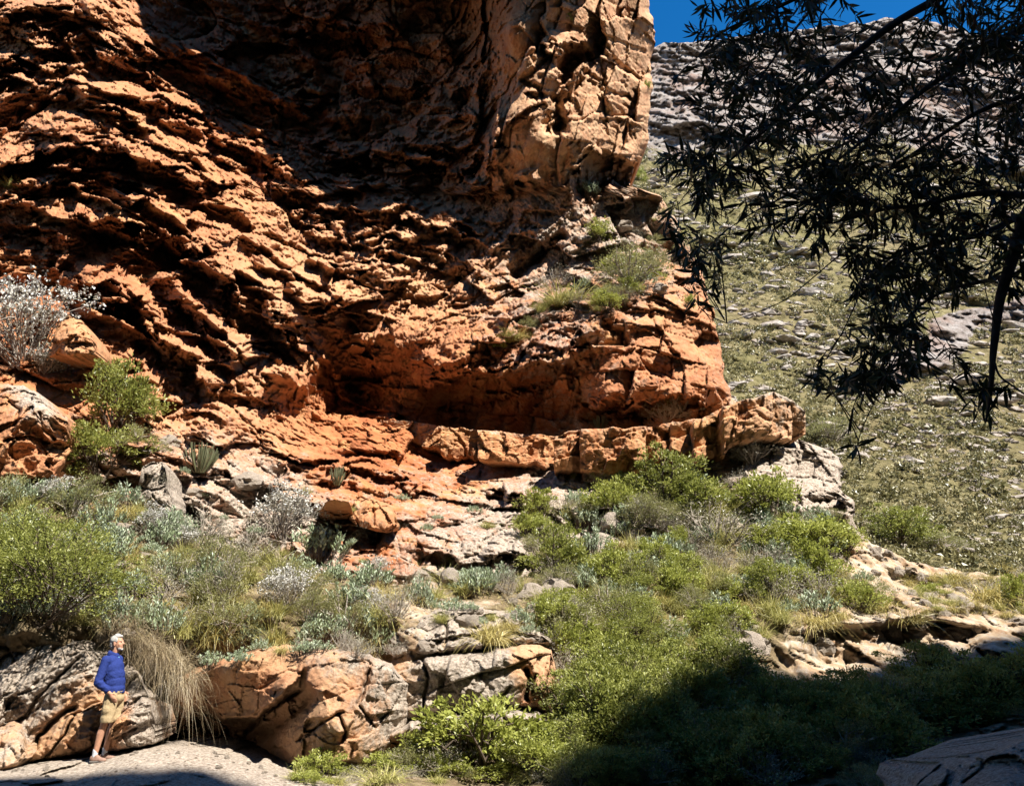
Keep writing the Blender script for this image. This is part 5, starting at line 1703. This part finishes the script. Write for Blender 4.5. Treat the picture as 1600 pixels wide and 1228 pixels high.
def cloth_material(name, col, sc=40, bump=.3):
    t = NT(name)
    co = t.n("TexCoord").outputs["Object"]
    c = t.ramp(t.noise(sc, 4, .6, co), [(0.3, tuple(x * .8 for x in col)), (0.7, tuple(min(1, x * 1.15) for x in col))])
    t.l(c, t.b.inputs["Base Color"])
    t.b.inputs["Roughness"].default_value = .85
    t.b.inputs["Specular IOR Level"].default_value = .15
    w = t.n("TexNoise", i_Scale=9.0, i_Detail=3.0, i_Distortion=1.0)
    t.l(co, w.inputs["Vector"])
    t.l(t.bump(w.outputs[0], bump, .03), t.b.inputs["Normal"])
    return t.m


M_SKIN = cloth_material("skin", (0.48, 0.255, 0.165), 30, .05)
M_SKIN.node_tree.nodes["Principled BSDF"].inputs["Roughness"].default_value = .55
M_JACKET = cloth_material("blue_fleece", (0.020, 0.036, 0.165), 60, .5)
M_COLLAR = cloth_material("light_blue_collar", (0.10, 0.24, 0.42), 60, .2)
M_SHORTS = cloth_material("khaki_cotton", (0.40, 0.30, 0.17), 60, .5)
M_HAIR = cloth_material("white_hair", (0.38, 0.365, 0.34), 90, .8)
M_SOCK = cloth_material("pale_sock", (0.55, 0.56, 0.60), 90, .3)
M_SHOE = cloth_material("brown_shoe", (0.27, 0.17, 0.13), 50, .2)
M_SOLE = cloth_material("grey_sole", (0.20, 0.18, 0.16), 50, .1)
M_DARK = cloth_material("dark_eye", (0.03, 0.025, 0.02), 50, .0)

foot = hit(160, 1189)[0]
man = bpy.data.objects.new("person", None)
man.empty_display_size = .2
COL.objects.link(man)
man["label"] = "white haired man in a blue jacket and khaki shorts standing on the rock slab"
man["category"] = "person"


def legpts(s):
    hip = Vector((.115, .095 * s, .93)); knee = Vector((.075 + .0 * s, .105 * s, .50)); ank = Vector((.0, .11 * s, .085))
    return hip, knee, ank


prims = []
for s in (-1, 1):
    hip, knee, ank = legpts(s)
    dx = 0.0 if s < 0 else 0.035
    off = Vector((dx, 0, 0))
    prims += [('c', hip, knee + off, .088, .060), ('c', knee + off, (knee + off) * .72 + (ank + off) * .28 + Vector((-.012, 0, 0)), .057, .060),
              ('c', (knee + off) * .72 + (ank + off) * .28 + Vector((-.012, 0, 0)), ank + off, .059, .036),
              ('c', ank + off + Vector((-.03, 0, -.035)), ank + off + Vector((.15, .012 * s, -.055)), .035, .028)]
# torso
prims += [('e', (.11, 0, .95), (.11, .155, .13)), ('e', (.105, 0, 1.10), (.095, .14, .16)), ('e', (.055, 0, 1.28), (.10, .15, .17)), ('e', (.01, 0, 1.40), (.075, .16, .08)),
          ('c', (.01, 0, 1.43), (.035, 0, 1.57), .058, .055)]
for s in (-1, 1):
    sh = Vector((.0, .185 * s, 1.415)); el = Vector((-.035, .265 * s, 1.11)); wr = Vector((.155, .215 * s, .955))
    prims += [('e', sh, (.065, .06, .065)), ('c', sh, el, .054, .042), ('c', el, wr, .042, .027)]
    # hand: palm, four fingers and the thumb, sliding into the pocket
    hd = Vector((.60, -.28 * s, -.75)).normalized()
    pc = wr + hd * .055
    prims += [('c', wr + hd * .01, pc + hd * .03, .030, .034, .62)]
    fw = Vector((.75, 0, .6)).normalized()
    for k, (ln, sp) in enumerate(((.070, -1.5), (.080, -.5), (.075, .5), (.060, 1.5))):
        b = pc + hd * .038 + fw * sp * .0165
        prims += [('c', b, b + hd * ln * .55 + Vector((0, -.008 * s, 0)), .0095, .0088), ('c', b + hd * ln * .55 + Vector((0, -.008 * s, 0)), b + hd * ln + Vector((0, -.024 * s, 0)), .0088, .0072)]
    tb = wr + hd * .03 + fw * .026
    prims += [('c', tb, tb + hd * .03 + fw * .028, .0125, .0105), ('c', tb + hd * .03 + fw * .028, tb + hd * .065 + fw * .030, .0105, .008)]
# head in profile, looking right and slightly up
H = Vector((.045, 0, 1.665))


def hp(x, y, z):
    a = math.radians(8)
    return (H.x + x * math.cos(a) - z * math.sin(a), y, H.z + x * math.sin(a) + z * math.cos(a))


prims += [('e', hp(-.015, 0, .03), (.097, .077, .090)), ('e', hp(.030, 0, -.035), (.068, .062, .082)), ('e', hp(.045, 0, -.085), (.043, .045, .032)),
          ('c', hp(.078, 0, .012), hp(.108, 0, -.026), .012, .017), ('e', hp(.102, 0, -.030), (.018, .016, .012)),
          ('e', hp(.078, 0, -.058), (.018, .026, .008)), ('e', hp(.076, 0, -.072), (.016, .024, .008)), ('e', hp(.072, 0, -.098), (.022, .024, .018)),
          ('e', hp(.070, .028, .022), (.022, .024, .010)), ('e', hp(.070, -.028, .022), (.022, .024, .010)),
          ('e', hp(.052, .045, -.030), (.025, .020, .028)), ('e', hp(.052, -.045, -.030), (.025, .020, .028)),
          ('c', hp(-.02, 0, -.06), hp(-.035, 0, -.12), .058, .058)]
for s in (-1, 1):
    prims += [('e', hp(-.012, .077 * s, -.012), (.020, .010, .033)), ('e', hp(-.006, .078 * s, -.038), (.011, .009, .012))]
body = skin_mesh("body", prims, .0075, 3, M_SKIN)
body.parent = man
# eyes
for s in (-1, 1):
    e = skin_mesh("eye", [('e', hp(.082, .031 * s, .004), (.009, .011, .0075))], .003, 1, M_DARK)
    e.parent = man
hair = skin_mesh("hair", [('e', hp(-.032, 0, .045), (.097, .080, .082)), ('e', hp(.018, 0, .092), (.066, .060, .032)), ('e', hp(.055, 0, .092), (.030, .050, .024), -.3), ('e', hp(-.082, 0, -.005), (.042, .066, .068)),
                          ('e', hp(.010, .070, .038), (.030, .012, .036)), ('e', hp(.010, -.070, .038), (.030, .012, .036)),
                          ('e', hp(.0, 0, .115), (.05, .045, .028))], .0075, 3, M_HAIR)
hair.parent = man
beard = skin_mesh("beard", [('e', hp(.074, 0, -.104), (.024, .028, .019)), ('e', hp(.050, .038, -.088), (.030, .012, .020)), ('e', hp(.050, -.038, -.088), (.030, .012, .020)), ('e', hp(.086, 0, -.050), (.010, .024, .006))], .005, 2, M_HAIR)
beard.parent = man
# jacket
jp = [('e', (.015, 0, 1.40), (.115, .195, .10)), ('e', (.045, 0, 1.28), (.148, .192, .19)), ('e', (.07, 0, 1.19), (.155, .188, .16)), ('e', (.090, 0, 1.09), (.158, .186, .15)), ('e', (.110, 0, 1.01), (.150, .187, .095)), ('e', (.115, 0, .965), (.146, .185, .06))]
for s in (-1, 1):
    sh = Vector((-.005, .185 * s, 1.41)); el = Vector((-.04, .268 * s, 1.105)); cu = Vector((.105, .232 * s, 1.003))
    jp += [('e', sh, (.082, .070, .080)), ('c', sh, el, .074, .062), ('c', el, cu, .062, .048), ('e', el + Vector((.03, 0, -.012)), (.07, .06, .055)), ('c', cu + Vector((-.025, 0, .02)), cu, .053, .050)]
jacket = skin_mesh("jacket", jp, .010, 3, M_JACKET)
# folds in the fleece
me = jacket.data
co = np.empty(len(me.vertices) * 3, np.float32); me.vertices.foreach_get("co", co); co = co.reshape(-1, 3)
no = np.empty_like(co).ravel(); me.vertices.foreach_get("normal", no); no = no.reshape(-1, 3)
fold = ridged(co * np.array([5, 5, 9]) + fbm(co * 6, 2, 5)[:, None] * .8, 2, 8) * .010 * smoothstep(1.42, 1.2, co[:, 2])
co = co + no * fold[:, None]
me.vertices.foreach_set("co", co.ravel().astype(np.float32)); me.update()
jacket.parent = man
collar = skin_mesh("collar", [('c', (-.03, 0, 1.495), (.045, 0, 1.475), .066, .064, 1.15), ('c', (-.045, 0, 1.51), (.02, 0, 1.50), .058, .060, 1.2)], .008, 2, M_JACKET)
collar.parent = man
inner = skin_mesh("shirt_collar", [('c', (.05, 0, 1.49), (.085, 0, 1.42), .045, .040, 1.0), ('c', (.085, 0, 1.42), (.135, 0, 1.345), .040, .022, 1.0)], .007, 2, M_COLLAR)
inner.parent = man
# shorts
sp_ = [('e', (.125, 0, .97), (.135, .178, .085)), ('e', (.13, 0, .88), (.135, .182, .10))]
for s in (-1, 1):
    dx = 0 if s < 0 else .02
    sp_ += [('c', (.125, .088 * s, .90), (.118 + dx, .105 * s, .60), .112, .103), ('c', (.118 + dx, .105 * s, .615), (.118 + dx, .105 * s, .575), .108, .106), ('e', (.12, .195 * s, .72), (.055, .022, .07))]
shorts = skin_mesh("shorts", sp_, .010, 2, M_SHORTS)
me = shorts.data
co = np.empty(len(me.vertices) * 3, np.float32); me.vertices.foreach_get("co", co); co = co.reshape(-1, 3)
no = np.empty_like(co).ravel(); me.vertices.foreach_get("normal", no); no = no.reshape(-1, 3)
co = co + no * (ridged(co * np.array([7, 7, 4]), 2, 18) * .008)[:, None]
m_ = co[:, 2] < .545
co[m_, 2] = .545 + (co[m_, 2] - .545) * .12                      # square hem
me.vertices.foreach_set("co", co.ravel().astype(np.float32)); me.update()
shorts.parent = man
for s in (-1, 1):
    dx = 0.0 if s < 0 else .035
    hip, knee, ank = legpts(s)
    a = ank + Vector((dx, 0, 0))
    so = skin_mesh("sock", [('c', a + Vector((.004, 0, .075)), a + Vector((0, 0, 0)), .045, .043)], .007, 2, M_SOCK); so.parent = man
    y = a.y
    sh_ = skin_mesh("shoe", [('e', (a.x - .015, y, .055), (.058, .045, .052)), ('c', (a.x - .02, y, .045), (a.x + .10, y, .040), .044, .040, 1.0), ('e', (a.x + .135, y + .006 * s, .036), (.075, .047, .034)), ('c', (a.x + .01, y, .085), (a.x + .07, y, .060), .040, .034)], .008, 3, M_SHOE)
    sh_.parent = man
    sl = skin_mesh("sole", [('c', (a.x - .035, y, .016), (a.x + .06, y, .016), .042, .040), ('c', (a.x + .06, y, .016), (a.x + .155, y + .006 * s, .018), .040, .045)], .008, 1, M_SOLE)
    c2 = np.array([v.co[:] for v in sl.data.vertices]); c2[:, 2] = np.clip(c2[:, 2], 0.0, .024)
    sl.data.vertices.foreach_set("co", c2.ravel().astype(np.float32)); sl.data.update()
    sl.parent = sh_
man.location = foot + Vector((-.10, .06, -.012))
man.rotation_euler = (0, 0, math.radians(-4))
man.scale = (.90, .90, 1.0)
print("man", foot, PXY(man.location), PXY(man.location + Vector((0, 0, 1.78))), time.time() - T0)
# ================================================================== THE TREE IN THE NEAR SHADE
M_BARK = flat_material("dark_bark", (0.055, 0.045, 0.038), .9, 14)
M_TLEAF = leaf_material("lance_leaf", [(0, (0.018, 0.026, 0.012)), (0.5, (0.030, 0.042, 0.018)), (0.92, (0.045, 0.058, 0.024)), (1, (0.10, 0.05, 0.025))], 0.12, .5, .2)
tree = bpy.data.objects.new("willow_tree", None)
COL.objects.link(tree)
tree["label"] = "dark tree in the shade at the right edge whose leafy branches hang into the view"
tree["category"] = "tree"
TB = Vector(W(1790, 1320, 5.2).tolist())
tree.location = TB
tr_r = np.random.default_rng(77)


def smooth_path(ctrl, n=24, wob=.02):
    c = np.array(ctrl, float)
    t = np.linspace(0, len(c) - 1, n)
    p = np.stack([np.interp(t, range(len(c)), c[:, k]) for k in range(3)], -1)
    for _ in range(3):
        p[1:-1] = (p[:-2] + 2 * p[1:-1] + p[2:]) / 4
    return p + fbm(p * 2.5 + 3, 3, 5)[:, None] * wob * np.array([1, .6, 1])


def limb(name, ctrl, r0, r1, wob=.04, n=26, sides=8):
    p = smooth_path([W(*c) for c in ctrl], n, wob) - np.array(TB)
    c = Cards(1)
    c.tube(p, r0, r1, sides)
    V = np.concatenate(c.v)
    c.v = [V + fbm((V + 9) * 7, 2, 3)[:, None] * r0 * .35]
    me = c.mesh(name, M_BARK)
    me.polygons.foreach_set("use_smooth", np.full(len(me.polygons), True))
    o = link(name, me, None, parent=tree)
    return p


limb("trunk", [(1800, 1420, 5.3), (1780, 1100, 5.2), (1730, 800, 5.1), (1690, 500, 5.0), (1665, 250, 4.9), (1640, 40, 4.9), (1600, -150, 4.9)], .17, .10, .06, 40, 10)
PATHS = []
PATHS.append(limb("hanging_limb", [(1668, 260, 4.9), (1625, 300, 4.75), (1600, 345, 4.65), (1580, 410, 4.6), (1560, 470, 4.55), (1553, 540, 4.5), (1550, 600, 4.5), (1540, 660, 4.5)], .062, .006, .03, 30, 9))
for ctrl, r0, r1 in [
        ([(1620, -80, 4.9), (1540, -40, 4.8), (1465, 0, 4.7), (1400, 32, 4.6), (1335, 85, 4.6), (1285, 125, 4.6), (1230, 175, 4.6), (1170, 225, 4.6), (1120, 270, 4.6)], .045, .006),
        ([(1645, 10, 4.9), (1590, 50, 4.8), (1520, 90, 4.8), (1436, 145, 4.9), (1368, 205, 5.0), (1310, 250, 5.0), (1240, 300, 5.0)], .032, .006),
        ([(1655, 130, 4.9), (1600, 150, 5.1), (1530, 172, 5.2), (1450, 225, 5.3), (1390, 265, 5.3), (1330, 320, 5.3)], .028, .005),
        ([(1670, 310, 4.9), (1600, 306, 4.4), (1545, 300, 4.3), (1500, 305, 4.3), (1440, 322, 4.3), (1380, 326, 4.3), (1300, 350, 4.3)], .030, .006),
        ([(1600, 335, 4.7), (1540, 366, 4.5), (1480, 376, 4.5), (1420, 392, 4.5), (1350, 440, 4.5)], .024, .005),
        ([(1640, 0, 4.9), (1590, -30, 4.4), (1500, -60, 4.2), (1380, -50, 4.2), (1280, -20, 4.3), (1200, 20, 4.4), (1120, 50, 4.4), (1090, 90, 4.4)], .035, .005),
        ([(1575, 430, 4.6), (1540, 440, 4.8), (1480, 450, 5.0), (1430, 480, 5.1), (1400, 540, 5.1), (1360, 600, 5.1)], .018, .004),
        ([(1350, 425, 4.7), (1338, 470, 4.7), (1318, 515, 4.7), (1292, 560, 4.7)], .006, .003),
        ([(1310, 400, 4.9), (1275, 430, 4.9), (1230, 468, 4.9), (1180, 490, 4.9), (1135, 505, 4.9)], .005, .002),
        ([(1405, 540, 4.6), (1380, 600, 4.6), (1350, 660, 4.6), (1335, 712, 4.6)], .005, .002),
        ([(1553, 560, 4.5), (1562, 590, 4.4), (1590, 612, 4.3), (1620, 630, 4.3)], .008, .004),
        ([(1280, 0, 5.1), (1230, 60, 5.1), (1190, 120, 5.1), (1140, 200, 5.1), (1090, 280, 5.1), (1060, 320, 5.1)], .012, .003),
        ([(1240, 300, 5.0), (1180, 330, 5.0), (1120, 370, 5.0), (1090, 420, 5.0)], .007, .002)]:
    PATHS.append(limb("branch", ctrl, r0, r1, .03, 26, 6))
ALLB = np.concatenate(PATHS)

CLUST = [(1130, 40, 55, 55, 11), (1220, 30, 80, 45, 13), (1200, 110, 85, 60, 20), (1110, 130, 55, 60, 11), (1300, 30, 60, 40, 8), (1290, 150, 70, 60, 13), (1560, 40, 60, 60, 26), (1540, 100, 75, 45, 18), (1590, 110, 30, 60, 10),
         (1180, 215, 80, 60, 20), (1080, 270, 45, 40, 7), (1290, 245, 90, 70, 26), (1410, 190, 80, 60, 13), (1390, 290, 90, 70, 22), (1270, 330, 90, 60, 17), (1150, 320, 70, 50, 11), (1085, 370, 50, 50, 9),
         (1480, 260, 70, 70, 14), (1560, 220, 50, 60, 10), (1420, 390, 95, 60, 26), (1500, 420, 60, 60, 14), (1390, 455, 60, 45, 15), (1430, 550, 45, 45, 11), (1350, 600, 50, 35, 11), (1282, 585, 20, 25, 3), (1370, 520, 45, 45, 8),
         (1325, 675, 8, 10, 1), (1335, 700, 8, 10, 1), (1540, 610, 26, 40, 6), (1585, 400, 30, 80, 8), (1100, 440, 25, 35, 4), (1450, 60, 60, 50, 9), (1400, 110, 60, 40, 8), (1590, 290, 30, 60, 6), (1520, 340, 60, 40, 8), (1040, 270, 20, 30, 3)]
tw = Cards(55)
LP, LD, LL = [], [], []
for cx, cy, rx, ry, n in CLUST:
    for k in range(int(n * 1.85)):
        a = tr_r.uniform(0, 6.283); s = math.sqrt(tr_r.uniform(0, 1))
        px, py = cx + rx * s * math.cos(a), cy + ry * s * math.sin(a)
        near = None
        yy = float(tr_r.uniform(4.0, 5.6))
        e = W(px, py, yy) - np.array(TB)
        dd = np.linalg.norm(ALLB - e, axis=1)
        j = int(np.argmin(dd))
        b = ALLB[j]
        if dd[j] > .9:
            b = e + (b - e) * .9 / dd[j]
        b = e + (b - e) * min(1.0, .55 / max(dd[j], .01)) if dd[j] < .2 else b
        mid = (b + e) / 2 + np.array([0, 0, .10]) + tr_r.normal(size=3) * .05
        t = np.linspace(0, 1, 9)[:, None]
        path = (1 - t) ** 2 * b + 2 * t * (1 - t) * mid + t * t * e
        tw.tube(path, .0042, .0016, 4)
        m = int(tr_r.integers(10, 18))
        tg = unit((e - mid)[None])[0]
        for q in range(m):
            u = 1 - .55 * (q / m) ** 1.1
            i0 = min(int(u * 8), 7); f = u * 8 - i0
            p = path[i0] * (1 - f) + path[i0 + 1] * f
            d = tg * .75 + tr_r.normal(size=3) * .62 + np.array([0, 0, -.30])
            LP.append(p); LD.append(d); LL.append(tr_r.uniform(.075, .150))
LP, LD, LL = np.array(LP), unit(np.array(LD)), np.array(LL)
tme = tw.mesh("twigs", M_BARK)
o = link("twigs", tme, None, parent=tree, kind="stuff")
# leaf blade: a lance shape with a folded midrib
prof = np.array([(0, .0), (.12, .030), (.30, .074), (.52, .084), (.75, .055), (.92, .02), (1.0, 0.0)])
lv, lf = [], []
for k, (u, w) in enumerate(prof):
    z = -.10 * u * u
    lv += [(u, -w, z + w * .35), (u, 0, z), (u, w, z + w * .35)]
for k in range(len(prof) - 1):
    a = 3 * k
    lf += [(a, a + 1, a + 4, a + 3), (a + 1, a + 2, a + 5, a + 4)]
lv = np.array(lv); lf = np.array(lf)


def leaf_frame(d, k):
    x = d
    s = unit(np.cross(x, np.random.default_rng(k).normal(size=3))[None])[0]
    return np.stack([x, s, np.cross(x, s)], 1)


LEAFM = []
for k in range(4):
    me = mesh_np("leaf", lv, lf, smooth=True)
    attr(me, "rnd", np.full(len(lv), (.1, .4, .7, .9)[k]))
    me.materials.append(M_TLEAF)
    LEAFM.append(me)
depth = LP[:, 1] + TB.y
order = np.argsort(depth / LL)
inv = []
wp = LP + np.array(TB)
for k in order:
    x, y = PXY(wp[k])
    if 1000 < x < 1600 and 0 < y < 740:
        inv.append(int(k))
    if len(inv) >= 300:
        break
one = set(inv)
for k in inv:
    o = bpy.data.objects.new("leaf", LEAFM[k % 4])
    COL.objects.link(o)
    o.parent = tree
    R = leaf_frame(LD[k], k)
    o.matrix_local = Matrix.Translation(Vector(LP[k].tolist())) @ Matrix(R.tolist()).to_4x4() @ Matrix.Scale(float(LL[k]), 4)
VV, FF, CC = [], [], []
for k in range(len(LP)):
    if k in one:
        continue
    VV.append((lv * LL[k]) @ leaf_frame(LD[k], k).T + LP[k])
    FF.append(lf + len(CC) * len(lv)); CC.append(tr_r.uniform(0, 1))
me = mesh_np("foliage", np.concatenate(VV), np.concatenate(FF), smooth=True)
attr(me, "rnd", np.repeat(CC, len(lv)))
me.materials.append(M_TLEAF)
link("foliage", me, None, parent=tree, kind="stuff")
print("tree", len(LP), time.time() - T0)
